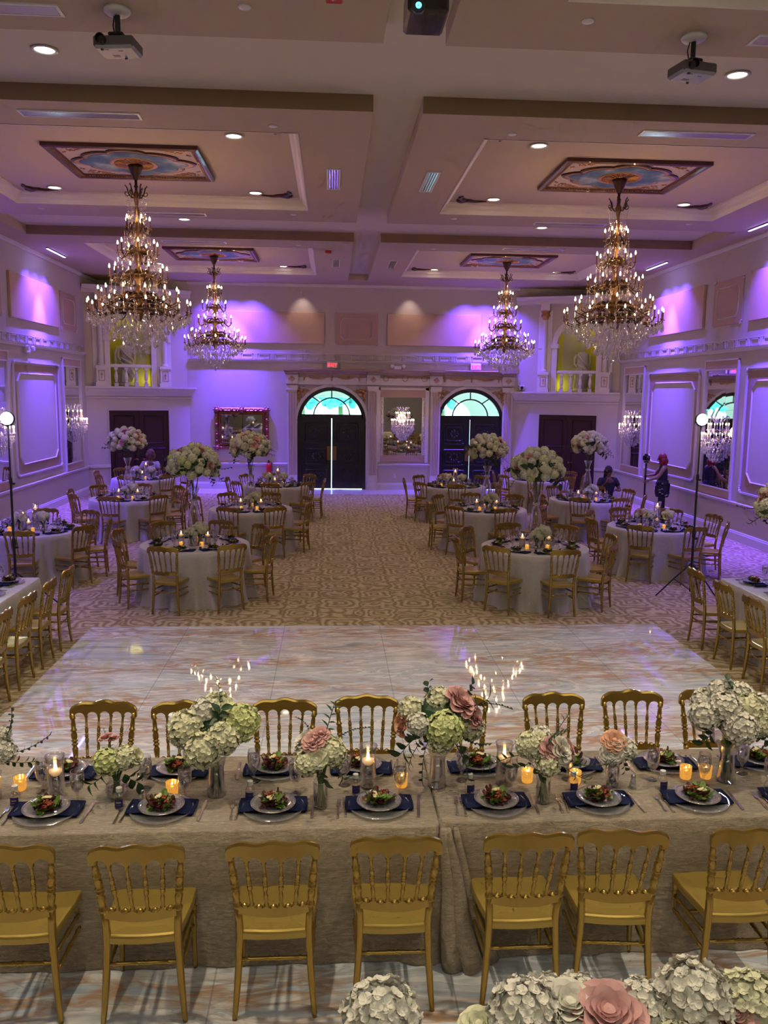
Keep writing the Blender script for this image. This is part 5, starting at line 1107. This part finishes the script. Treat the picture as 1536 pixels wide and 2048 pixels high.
proto('v_tall',vase('flared_vase',[(.050,0),(.056,.012),(.045,.08),(.042,.16),(.060,.22),(.11,.26)])); proto('low0',low_bunch(61,[('hw',2,.75),('rc',2,1.1),('rp',1,1.1)],10,.065,.05,.62,lf=3,cz=.15,ls=.5)); proto('low1',low_bunch(62,[('hc',3,.8),('rc',1,1.1)],7,.055,.045,.66,lf=3,cz=.15,ls=.5))

# ------------------------------------------------------------------ laying the tables
nsal=[0]
def setting(x,y,rz,where,full,grp,z=ZT):
    """one place: diner stands on the local -y side"""
    def at(dx,dy): c,s_=math.cos(rz),math.sin(rz); return (x+dx*c-dy*s_,y+dx*s_+dy*c)
    R=rnd; jig=R.uniform(-.07,.07)
    if full:
        place('charger',(x,y,z),0,'clear beaded charger plate '+where,group='chargers '+grp)
    place('napkin',(*at(0,.015),z+(.010 if full else 0)),rz+jig,'folded navy napkin '+where,group='navy napkins '+grp)
    place('plate',(*at(0,.0),z+(.026 if full else .016)),0,'glass salad plate '+where,group='salad plates '+grp)
    nsal[0]+=1; place('salad%d'%(nsal[0]%3),(*at(0,.0),z+(.031 if full else .021)),R.uniform(0,TAU),'mixed leaf salad '+where,group='salads '+grp)
    if full:
        for dx,w_ in ((-.215,'outer'),(-.18,'inner')): place('fork',(*at(dx,-.01+R.uniform(-.01,.01)),z),rz+R.uniform(-.08,.08),w_+' steel fork '+where,group='forks '+grp)
        place('knife',(*at(.21,-.0),z),rz+R.uniform(-.12,.12),'steel dinner knife '+where,group='knives '+grp)
near=[-1.47,-.88,-.3,.26,.89,1.45,2.0,2.56]; far=[-1.51,-.88,-.32,.18,.87,1.42,1.99,2.58]
NQ=['cropped end','before the low green bouquet','before the small pink bouquet','before the tall floating candle','right of the cloth fold','beside the blush bouquet','below the peach rose','far cropped corner']
FQ=['behind the low green bouquet','behind the big green hydrangeas','behind the small pink bouquet','behind the floating candle glass','beside the rose and fern bouquet','behind the blush bouquet','behind the peach rose','beside the white hydrangeas']
for i,x in enumerate(near): setting(x,4.165,rnd.uniform(-.04,.04),'at the head table near side, '+NQ[i],True,'on the camera side of the head table')
for i,x in enumerate(far): setting(x,4.62,PI+rnd.uniform(-.04,.04),'at the head table far side, '+FQ[i],True,'on the dance floor side of the head table')
GOB=[(-1.57,4.41),(-1.02,4.43),(-1.34,4.27),(-.78,4.29),(-.43,4.49),(-.19,4.34),(.08,4.43),(.38,4.29),(.75,4.46),(1.0,4.3),(1.36,4.45),(1.55,4.25),(1.85,4.43),(2.12,4.36),(2.41,4.49),(2.46,4.27)]
for i,(x,y) in enumerate(GOB): place('goblet',(x,y,ZT),rnd.uniform(0,3),'water glass on the head table '+['beside the first floating candle','in front of the second back chair','below the low green bouquet','next to the gold votive and green hydrangeas','behind the third salad','left of the pink rose bouquet','just left of the tall floating candle','before the lit votive at mid table','right of the rose and fern bouquet','right of the second floating candle','behind the blush bouquet','in front of the peach rose bouquet','behind the peach rose bouquet','before the gold votive near the end','behind the white hydrangea vase','beside the last salad'][i],group='water glasses on the head table')
for i,(x,y) in enumerate(((.14,4.33),(.77,4.31),(-.43,4.27),(1.35,4.31),(1.86,4.31),(2.43,4.22),(-1.11,4.22),(-1.66,4.26))):
    place('bottle',(x,y,ZT),rnd.uniform(-.15,.15),scale=1.35,label='tiny clear bottle with dark tag '+['beside the tall floating candle','right of the rose and fern bouquet','behind the third salad','behind the blush bouquet','right of the salt shaker','at the cropped end by the last salad','before the low green bouquet','at the cropped end by the first salad'][i],group='favour bottles on the head table')
for i,(x,y) in enumerate(((-1.70,4.44),(-.86,4.35),(.40,4.40),(1.12,4.43),(1.39,4.40),(2.05,4.44),(2.17,4.44))):
    place('votive',(x,y,ZT),0,'lit gold votive on the head table '+['beside the first floating candle','left of the green hydrangeas','in the middle behind a water glass','left of the blush bouquet','right of the blush bouquet','left of the last water glasses','nearest the white hydrangeas'][i],group='votive candles on the head table')
for i,(x,y) in enumerate(((-1.47,4.33),(.21,4.40),(.98,4.41))): place('cyl',(x,y,ZT),0,'lit floating candle on the head table, '+['beside the low green bouquet','between the third and fourth back chairs','just left of the blush bouquet'][i],group='floating candles on the head table')
for i,(x,y) in enumerate(((-1.0,4.26),(1.70,4.33))): place('shaker',(x,y,ZT),0,'small glass salt shaker with steel top '+['left of the gold votive by the green hydrangeas','right of the peach rose bouquet'][i])
def bouquet(label,x,y,spec,vasekey,vlabel,cz,core_r,stems=True,vs=1.0):
    """spec: (kind, dx, dy, dz, scale) blooms; leaves as 'lf'/'lb' with direction"""
    o=thing('flower_bouquet',label,'flowers',(x,y,ZT)); R=random.Random(int(abs(x)*100))
    MB().ball((0,0,cz),core_r,10,7).build('foliage_core','leaf',o)
    for k,(kind,dx,dy,dz,s_) in enumerate(spec):
        d=Vector((dx,dy,dz if kind[0]!='l' else dz)); d=d.normalized(); put(o,kind,k,(dx,dy,cz+dz),(d if kind[0]=='l' else (d+Vector((0,-.25,.25)))),s_,R)
    if stems:
        m=MB()
        for k in range(11):
            a=TAU*k/11; m.tube([(.026*math.cos(a+2.5),.026*math.sin(a+2.5),.014),(.012*math.cos(a+1),.012*math.sin(a+1),cz*.5),(.045*math.cos(a),.045*math.sin(a),cz-.02)],.0042,6)
        m.build('stems','stem',o)
    place(vasekey,(x,y,ZT),0,vlabel,scale=vs)
bouquet('big round bouquet of cream green hydrangeas on the head table',-.62,4.34,[('Hc',-.15,-.03,.02,1.35),('Hg',.13,-.02,.05,1.45),('Hc',0,.09,.08,1.3),('Hw',-.06,.02,.10,1.0),('Hc',-.05,-.11,-.06,1.35),('Hc',.06,-.10,.0,1.2),('Hg',-.12,.1,.0,1.1),('Hc',.15,.09,.02,1.1),('lb',.02,-.06,.08,.8),('lf',.02,.04,.14,.7)],'v_tall','flared clear vase holding the big green hydrangeas',.37,.09)
bouquet('small pink and cream rose bouquet on the head table, third from the cropped end',-.05,4.18,[('rp',-.04,-.05,.09,1.1),('rc',-.09,.01,.07,1.2),('Hc',.06,-.04,.03,1.0),('Hc',-.07,-.07,-.02,.9),('Hg',.07,.03,-.03,.8),('rp',.0,-.02,.12,.9),('rc',-.02,-.1,.02,1.0),('Hw',.0,.07,.04,.9),('lf',.03,.0,.13,1.0),('lf',.10,.03,.08,.8),('lf',-.06,.04,.12,.6),('lb',.0,-.1,-.06,.7),('lb',.09,-.05,-.07,.6)],'v_cyl','short clear cylinder vase of wrapped stems under the small pink bouquet',.30,.06)
bouquet('large pink rose, hydrangea and fern bouquet in the middle of the head table',.60,4.40,[('Hc',-.15,0,.06,1.0),('Hc',-.0,0,.11,1.05),('rp',.12,-.04,.12,1.75),('Hg',.02,-.13,.0,1.35),('Hc',.0,-.12,-.07,1.0),('rp',.19,-.05,.04,1.35),('Hc',.18,-.02,-.04,1.0),('ra',-.21,-.02,-.02,1.2),('Hw',-.12,-.08,.01,.9),('lb',-.15,-.09,-.08,1.0),('lb',-.10,-.10,-.05,.8),('lb',.2,-.03,.09,1.0),('lb',.15,.0,.13,.8),('lf',-.06,-.06,-.09,1.2),('lf',-.10,-.05,-.10,1.1),('lf',.08,-.08,-.10,1.1),('lf',.12,-.06,-.08,1.0),('lb',-.06,0,.14,.7),('lb',.1,-.10,-.09,1.0),('lf',.22,0,.08,.9)],'v_tall','tall clear vase under the rose and fern bouquet',.39,.13,stems=False)
bouquet('blush rose and eucalyptus bouquet standing near the second votive',1.15,4.19,[('rp',.02,-.06,.05,1.2),('rc',.08,-.05,.04,1.3),('Hc',-.09,-.01,.05,1.0),('rp',.13,.0,.03,1.0),('Hc',.0,-.07,-.03,.9),('Hw',-.01,.06,.06,.9),('rc',-.05,.0,.08,1.0),('lf',-.13,-.02,.0,1.1),('lf',-.10,-.06,-.03,1.0),('lf',.14,-.04,-.04,1.1),('lf',.06,.02,.10,.9),('lf',.0,-.05,.08,.8),('lf',.1,-.1,-.05,.9),('lb',-.05,-.08,-.05,.6)],'v_cyl','short clear cylinder vase under the blush bouquet',.28,.065)
bouquet('small bouquet with a peach rose near the salt shaker',1.59,4.36,[('ra',-.01,-.03,.05,1.25),('rc',-.03,-.06,-.01,1.15),('Hw',.06,-.02,.0,.85),('rc',.05,-.05,.03,.9),('Hw',0,.05,.01,.8),('lf',.06,-.05,-.04,.6),('lb',.03,-.07,-.05,.5)],'v_cyl','short clear vase under the peach rose bouquet',.23,.05,vs=.9)
bouquet('big white hydrangea bouquet at the end of the head table',2.27,4.40,[('Hw',-.16,-.02,.0,1.15),('Hw',-.06,-.05,.06,1.2),('Hc',.08,-.05,.05,1.2),('Hw',.0,-.12,-.03,1.25),('Hw',-.03,.06,.10,1.1),('Hw',.17,-.01,.03,1.2),('Hc',.14,-.09,-.02,1.1),('Hw',.1,.1,.07,1.1),('Hw',-.12,.09,.04,1.0),('lb',-.14,-.09,-.07,.8),('lb',.1,-.12,-.08,.9),('lb',.13,-.1,.02,.9),('lb',.0,.0,.13,.7)],'v_tall','flared clear vase holding the white hydrangeas',.40,.11)
bouquet('low green hydrangea bouquet with pink rosebuds in a bowl vase',-1.15,4.33,[('Hg',-.04,-.03,.02,1.0),('Hc',.05,-.01,.03,.9),('rc',.11,.0,.03,1.0),('rp',-.06,.03,.13,.7),('rp',-.02,.04,.12,.6),('lb',-.06,-.06,-.05,.9),('lb',.06,-.06,-.04,.9),('lf',-.03,.02,.08,.6),('lb',.1,-.02,-.05,.7)],'v_bowl','round clear bowl vase under the low green bouquet',.20,.05)
bouquet('loose blush and white bouquet cropped at the left end of the head table',-1.80,4.34,[('rc',.02,-.02,.04,1.2),('rp',-.04,0,.08,1.1),('Hw',.06,.0,.02,.9),('Hc',-.05,-.05,.0,1.0),('Hw',.05,.03,.1,.6),('lf',.06,0,.07,1.0),('lf',.08,-.03,-.02,1.0),('lf',.1,.02,.0,1.0),('lf',.0,.0,.12,1.0)],'v_cyl','clear vase at the cropped left end of the head table',.25,.06)
# guest tables
SQ=DIRN
for ti,(c,nm,kd,ph) in enumerate(ROUND):
    on='on the '+nm; gp=on
    for k in range(8):
        a=PI/8+k*PI/4+ph; w_=f'{on}, {SQ[k]} place'
        setting(c[0]+.56*math.cos(a),c[1]+.56*math.sin(a),a+PI/2,w_,False,gp)
        a2=a+.32; place('goblet',(c[0]+.40*math.cos(a2),c[1]+.40*math.sin(a2),ZT),0,'stemmed water glass '+w_,group='water glasses '+gp)
        a3=a-.30; place('bottle',(c[0]+.46*math.cos(a3),c[1]+.46*math.sin(a3),ZT),a3+PI/2,'tiny tagged bottle '+w_,group='favour bottles '+gp)
    if kd=='tall':
        place('tall%d'%(ti%2),(c[0],c[1],ZT),rnd.uniform(0,6),'tall ball of cream and blush flowers '+on,scale=1.0); place('pvase',(c[0],c[1],ZT),0,'tall clear vase of the flower ball '+on)
        for j,(dx,dy,s_) in enumerate(((-.02,-.17,1.15),(.09,-.10,1.5))):
            place('low1',(c[0]+dx,c[1]+dy,ZT),j*2,'small cream posy %s, %s'%(on,('nearer one','taller one')[j]),scale=s_); place('v_bowl' if j==0 else 'v_cyl',(c[0]+dx,c[1]+dy,ZT),0,'small vase %s, %s'%(on,('under the nearer posy','under the taller posy')[j]),scale=.9)
        for j,(dx,dy) in enumerate(((-.19,-.02),(.19,-.04))): place('cyl_s',(c[0]+dx,c[1]+dy,ZT),0,'lit floating candle %s, %s of the vase'%(on,('left','right')[j]))
        for j,(dx,dy) in enumerate(((-.16,-.2),(.13,-.22),(.0,.22))): place('votive',(c[0]+dx,c[1]+dy,ZT),0,'lit votive %s, %s'%(on,('front left of the vase','front right of the vase','behind the vase')[j]),scale=.85)
    else:
        for j,(key,dx,dy) in enumerate((('cyl_t',.05,.04),('cyl_m',-.12,-.02),('cyl_s',-.01,-.11))): place(key,(c[0]+dx,c[1]+dy,ZT),0,'floating candle cylinder %s, %s of three'%(on,('tallest','middle height','shortest')[j]))
        for j,(dx,dy) in enumerate(((-.14,-.17),(.20,-.08),(-.22,.08))): place('low0' if j!=1 else 'low1',(c[0]+dx,c[1]+dy,ZT),j*1.7,'low blush posy %s, %s the candles'%(on,('in front of','right of','left of')[j]),scale=1.35); place('v_bowl',(c[0]+dx,c[1]+dy,ZT),0,'round bowl vase %s, %s the candles'%(on,('in front of','right of','left of')[j]),scale=1.1)
        for j,(dx,dy) in enumerate(((.08,-.2),(-.3,-.12))): place('votive',(c[0]+dx,c[1]+dy,ZT),0,'small lit votive %s, %s of the posies'%(on,('right','left')[j]),scale=.85)
for sx,x0,x1,ys,nm in ((1,-3.62,-4.02,(9.45,8.88,8.26,7.62),'on the long left table'),(-1,4.98,5.36,(9.34,8.70,8.05,7.4),'on the long right table')):
    for i,y in enumerate(ys):
        q=['farthest','second farthest','third farthest','fourth farthest'][i]
        setting(x0,y,PI/2*sx,f'{nm}, aisle side, {q} place',True,nm)
        setting(x1,y,-PI/2*sx,f'{nm}, wall side, {q} place',True,nm)
        place('goblet',((x0+x1)/2+.05,y+.2,ZT),0,f'stemmed water glass {nm}, {q} from the camera',group='water glasses '+nm)
    place('cyl_m',((x0+x1)/2,ys[0]-.42,ZT),0,'clear cylinder candle vase '+nm); place('cyl_t',((x0+x1)/2-.05*sx,ys[0]-.62,ZT),0,'tall clear cylinder candle vase '+nm)
place('tall0',(5.10,8.75,ZT-.12),1.0,'large white flower ball cropped by the right edge, on the long table',scale=(1.15,1.15,1.0)); place('pvase',(5.10,8.75,ZT),0,'tall clear vase under the cropped flower ball on the right long table')
place('low1',(-3.93,9.02,ZT),0,'green white hydrangea posy cropped by the left edge, on the long table',scale=2.4); place('v_cyl',(-3.93,9.02,ZT),0,'clear vase under the cropped posy on the left long table',scale=1.8)

# ------------------------------------------------------------------ lamp stands, people, blooms in front
def stand(x,y,h,lab,feet):
    o=thing('light_stand',lab,'light stand',(x,y,0))
    MB().between((0,0,.12),(0,0,h),[(0,.018),(.32,.018),(.33,.026),(.36,.026),(.37,.015),(.66,.015),(.67,.022),(.69,.022),(.70,.011),(1,.010)],10).build('pole','black',o,smooth=True)
    MB().cbox((.03,0,h*.35),(.05,.02,.03)).cbox((.03,0,h*.68),(.045,.02,.025)).build('clamp_knob','black',o)
    for fx,fy in feet:
        l=MB().tube([(0,0,.55),(fx*.5,fy*.5,.29),(fx,fy,.012)],.011,6).build('leg','black',o); MB().tube([(0,0,.14),(fx*.5,fy*.5,.29)],.007,5).build('brace','black',l)
    hd=MB().lathe([(0,.10),(.06,.10),(.085,.06),(.09,0),(.082,0),(.08,.01)],20,M=T3(0,-.03,h+.03)@RX(-PI/2)).build('lamp_head','black',o,smooth=True)
    MB().lathe([(0,.0),(.08,.0),(.07,.012),(0,.03)],20,M=T3(0,-.03,h+.03)@RX(PI/2)).build('lit_lens','stage_glow',hd)
    MB().tube([(-.09,-.02,h+.03),(-.1,-.02,h-.03),(0,-.01,h-.07),(.1,-.02,h-.03),(.09,-.02,h+.03)],.007,5).build('yoke','black',o)
stand(5.24,11.60,2.59,'black tripod lamp stand with a bright lamp near the right wall',((-.43,.2),(.47,.2),(.02,-.35)))
stand(-4.13,11.0,2.53,'black tripod lamp stand with a bright lamp near the left wall',((-.43,.3),(.5,.3),(.02,-.4)))
def skin(name,nodes,edges,mat,parent,root=0,sub=1):
    me=bpy.data.meshes.new(name); me.from_pydata([n_[0] for n_ in nodes],edges,[]); me.materials.append(MT[mat]); o=link(name,me,parent)
    md=o.modifiers.new('skin','SKIN'); md.use_smooth_shade=True; sv=me.skin_vertices[0].data if me.skin_vertices else None
    if sv is None: me.attributes.new; 
    for i,n_ in enumerate(nodes):
        r_=n_[1] if isinstance(n_[1],tuple) else (n_[1],n_[1]); me.skin_vertices[0].data[i].radius=r_; me.skin_vertices[0].data[i].use_root=(i==root)
    s_=o.modifiers.new('sub','SUBSURF'); s_.levels=sub; s_.render_levels=sub+1; return o
def person(label,loc,rz,J,skinm,hairm,hair_pts,top,topm,legm,extra=None):
    """J: named joints; one continuous body, clothes as a close outer layer"""
    o=thing('person',label,'person',loc,rz)
    names=['pelvis','waist','chest','neck','headb','headt','shL','elL','wrL','shR','elR','wrR','hipL','knL','anL','toL','hipR','knR','anR','toR']
    rad=dict(pelvis=(.13,.10),waist=(.11,.09),chest=(.14,.10),neck=.052,headb=.062,headt=.082,shL=.055,elL=.040,wrL=.026,shR=.055,elR=.040,wrR=.026,hipL=.085,knL=.055,anL=.036,toL=.03,hipR=.085,knR=.055,anR=.036,toR=.03)
    nodes=[(J[n_],rad[n_]) for n_ in names]; ix={n_:i for i,n_ in enumerate(names)}
    E_=[('pelvis','waist'),('waist','chest'),('chest','neck'),('neck','headb'),('headb','headt'),('chest','shL'),('shL','elL'),('elL','wrL'),('chest','shR'),('shR','elR'),('elR','wrR'),('pelvis','hipL'),('hipL','knL'),('knL','anL'),('anL','toL'),('pelvis','hipR'),('hipR','knR'),('knR','anR'),('anR','toR')]
    ed=[(ix[a],ix[b_]) for a,b_ in E_]
    for s_ in ('L','R'):      # palm and five fingers
        w_=Vector(J['wr'+s_]); d=(w_-Vector(J['el'+s_])).normalized(); sd=d.orthogonal().normalized(); cu=d.cross(sd)
        pi=len(nodes); nodes.append((tuple(w_+d*.05),(.034,.016))); ed.append((ix['wr'+s_],pi))
        for k in range(5):
            q=(k-1.5)*.018; L_=(.07,.08,.075,.06,.05)[k]; base=w_+d*(.075 if k<4 else .03)+sd*(q if k<4 else .04); nodes.append((tuple(base),.009)); ed.append((pi,len(nodes)-1)); nodes.append((tuple(base+d*L_*.55+cu*.012+(sd*.01 if k==4 else sd*0)),.008)); ed.append((len(nodes)-2,len(nodes)-1)); nodes.append((tuple(base+d*L_*.9+cu*.035),.007)); ed.append((len(nodes)-2,len(nodes)-1))
    b=skin('body',nodes,ed,skinm,o)
    hb,ht=Vector(J['headb']),Vector(J['headt']); fc=Vector(J['face']).normalized(); up=(ht-hb).normalized(); rt=fc.cross(up); c=hb.lerp(ht,.55)
    MB().ball(tuple(c+fc*.088-up*.012),.016,8,5,1.5).build('nose',skinm,o,smooth=True)
    for s_ in (-1,1):
        MB().ball(tuple(c+fc*.076+rt*s_*.03+up*.018),.012,8,5,.8).build('eye','black',o,smooth=True); MB().ball(tuple(c+rt*s_*.083),.022,8,5,1.4).build('ear',skinm,o,smooth=True)
    MB().ball(tuple(c+fc*.076-up*.052),.02,8,5,.35).build('mouth','rosegold',o,smooth=True)
    m=MB()
    for (dx,dy,dz,r_) in hair_pts: p=c+rt*dx+fc*dy+up*dz; m.ball(tuple(p),r_,12,8,1.05)
    m.build('hair',hairm,o,smooth=True)
    tn=[n_ for n_ in top]; tx={n_:i for i,n_ in enumerate(tn)}; nodes2=[]
    for n_ in tn:
        if n_ in ('slL','slR'): nodes2.append((tuple(Vector(J['sh'+n_[2]]).lerp(Vector(J['el'+n_[2]]),.65)),.062))
        elif n_=='collar': nodes2.append((tuple(Vector(J['chest']).lerp(Vector(J['neck']),.55)),.075))
        else: r_=rad[n_]; nodes2.append((J[n_],tuple(q+.022 for q in r_) if isinstance(r_,tuple) else r_+.022))
    e2=[(tx[a],tx[b_]) for a,b_ in [('pelvis','waist'),('waist','chest'),('chest','collar'),('chest','shL'),('shL','slL'),('chest','shR'),('shR','slR')] if a in tx and b_ in tx]
    skin('shirt',nodes2,e2,topm,o)
    l=['pelvis','hipL','knL','anL','hipR','knR','anR']; lx={n_:i for i,n_ in enumerate(l)}
    skin('trousers',[(J[n_],tuple(q+.02 for q in rad[n_]) if isinstance(rad[n_],tuple) else rad[n_]+.02) for n_ in l],[(lx[a],lx[b_]) for a,b_ in (('pelvis','hipL'),('hipL','knL'),('knL','anL'),('pelvis','hipR'),('hipR','knR'),('knR','anR'))],legm,o)
    for s_ in ('L','R'):
        a=Vector(J['an'+s_]); t=Vector(J['to'+s_]); MB().tube([tuple(a+Vector((0,0,-.02))),tuple(a.lerp(t,.5)),tuple(t)],[.05,.048,.035],10).build('shoe','black',o,smooth=True)
    return o
def seated(hw=.17,lean=0,face=(.2,-1,.1)):
    return dict(pelvis=(0,0,.55),waist=(0,-.01+lean,.74),chest=(0,-.02+lean*1.6,.95),neck=(0,-.02+lean*2,1.11),headb=(.01,-.04+lean*2,1.17),headt=(.015,-.03+lean*2,1.30),shL=(.18,-.02+lean*1.5,1.03),elL=(.26,-.12,.80),wrL=(.08,-.30,.84),shR=(-.18,-.02+lean*1.5,1.03),elR=(-.27,-.12,.80),wrR=(-.17,-.27,.98),
        hipL=(.10,-.06,.52),knL=(.14,-.46,.52),anL=(.14,-.46,.10),toL=(.14,-.60,.05),hipR=(-.10,-.06,.52),knR=(-.14,-.46,.52),anR=(-.14,-.46,.10),toR=(-.14,-.60,.05),face=face)
HS=[(0,-.02,.02,.092),(0,-.06,-.01,.08),(0,-.02,.05,.082),(.04,-.06,-.06,.05),(-.04,-.06,-.06,.05)]
person('seated person in a black polo looking up behind the middle right wall table',(6.28,18.55,0),.1,seated(face=(.5,-1,.35)),'skin_dark','hair_black',HS+[(0,-.10,-.09,.05)],['pelvis','waist','chest','collar','shL','shR','slL','slR'],'cloth_black','cloth_black')
person('seated person with brown hair and pale grey top behind the left corner table',(-4.72,22.15,0),0,{**seated(),'wrR':(-.1,-.3,.82)},'skin_dark','hair_brown',HS+[(0,-.05,.06,.11),(.05,-.03,0,.08),(-.05,-.03,0,.08)],['pelvis','waist','chest','collar','shL','shR','slL','slR'],'cloth_grey','cloth_black')
JS=dict(pelvis=(0,0,.88),waist=(0,.0,1.04),chest=(0,-.02,1.22),neck=(0,-.02,1.37),headb=(0,-.05,1.42),headt=(0,-.05,1.54),shL=(.16,-.0,1.31),elL=(.2,-.12,1.08),wrL=(.14,-.32,1.0),shR=(-.16,-.0,1.31),elR=(-.2,-.16,1.10),wrR=(-.06,-.36,1.08),hipL=(.09,0,.84),knL=(.10,-.03,.46),anL=(.10,0,.09),toL=(.10,-.15,.04),hipR=(-.09,0,.84),knR=(-.10,.02,.46),anR=(-.10,.05,.09),toR=(-.10,-.10,.04),face=(0,-1,-.1))
p=person('standing person with red bob, navy sleeveless top and patterned skirt by the right wall',(7.75,19.0,0),-PI/2-.25,JS,'skin','hair_red',[(0,-.02,.03,.105),(.03,-.03,-.03,.09),(-.03,-.03,-.03,.09),(0,-.06,-.06,.095),(.05,-.0,-.10,.055),(-.05,-.0,-.10,.055),(0,-.07,-.11,.07)],['pelvis','waist','chest','collar','shL','shR'],'cloth_navy','cloth_black')
sk=MB().lathe([(.17,.60),(.20,.70),(.19,.85),(.15,.99),(.14,1.0)],24,sy=.85).build('skirt','cloth_black',p,smooth=True)
m=MB(); R=random.Random(2)
for k in range(34): a=R.uniform(0,TAU); z=R.uniform(.63,.93); q=.20 if z<.85 else .185; m.tube([(q*1.03*math.cos(a),q*.88*math.sin(a),z),(q*1.04*math.cos(a+.12),q*.89*math.sin(a+.12),z+.02),(q*1.03*math.cos(a+.25),q*.88*math.sin(a+.25),z+.005)],.006,4)
m.build('white_print','white',sk)
o=thing('camera_monopod','black camera on a tall monopod held by the standing person','camera',(7.36,19.08,0))
MB().tube([(0,0,0),(0,0,.5),(0,0,1.0),(0,0,1.38)],[.014,.018,.022,.026],10).build('pole','black',o,smooth=True); b=MB().rbox((0,0,1.50),(.15,.11,.12),.015).rbox((0,.02,1.575),(.07,.06,.05),.012).build('camera_body','blackgloss',o); MB().lathe([(.035,0),(.042,.03),(.038,.1),(0,.095)],16,M=T3(0,-.05,1.50)@RX(PI/2)).build('lens','blackgloss',b,smooth=True); MB().rbox((0,0,1.41),(.1,.08,.04),.01).build('mount_head','black',o)
# ledge and blooms right in front of the camera
MB().box(-.3,2.6,1.62,2.12,.02,1.17).build('trim_ledge_front','trim',kind=S)
o=thing('flower_garland','row of white hydrangeas and pink roses cropped by the bottom edge','flowers',(0,1.87,0)); R=random.Random(77)
for k,(x,y,z,kind,s_) in enumerate(((.13,.0,1.40,'Hw',1.35),(.27,-.02,1.34,'rp',.9),(.38,.02,1.36,'rc',1.0),(.49,.0,1.40,'Hw',1.2),(.43,-.1,1.34,'Hc',1.1),(.61,.02,1.41,'rc',1.35),(.57,.09,1.36,'Hw',1.0),(.70,-.02,1.41,'rp',1.75),(.66,.1,1.36,'Hw',.9),(.80,.02,1.39,'Hw',1.0),(.92,.0,1.43,'Hw',1.3),(1.02,-.02,1.40,'rp',1.1),(1.08,.02,1.40,'Hc',1.1),(.85,-.09,1.36,'Hc',1.0),(1.2,0,1.40,'Hw',1.2),(.03,-.05,1.33,'Hc',1.0),(1.33,0,1.38,'rc',1.4))): put(o,kind,k,(x,y,z-.0),(R.uniform(-.2,.2),-.25,1),s_,R)
MB().box(-.05,1.5,-.12,.12,1.17,1.24).build('foliage_base','leaf',o)
# unused prototypes and stale settings are dropped
for key,(root,used) in PROTO.items():
    if not used:
        for c in list(root.children):
            for g in list(c.children): bpy.data.objects.remove(g)
            bpy.data.objects.remove(c)
        bpy.data.objects.remove(root)
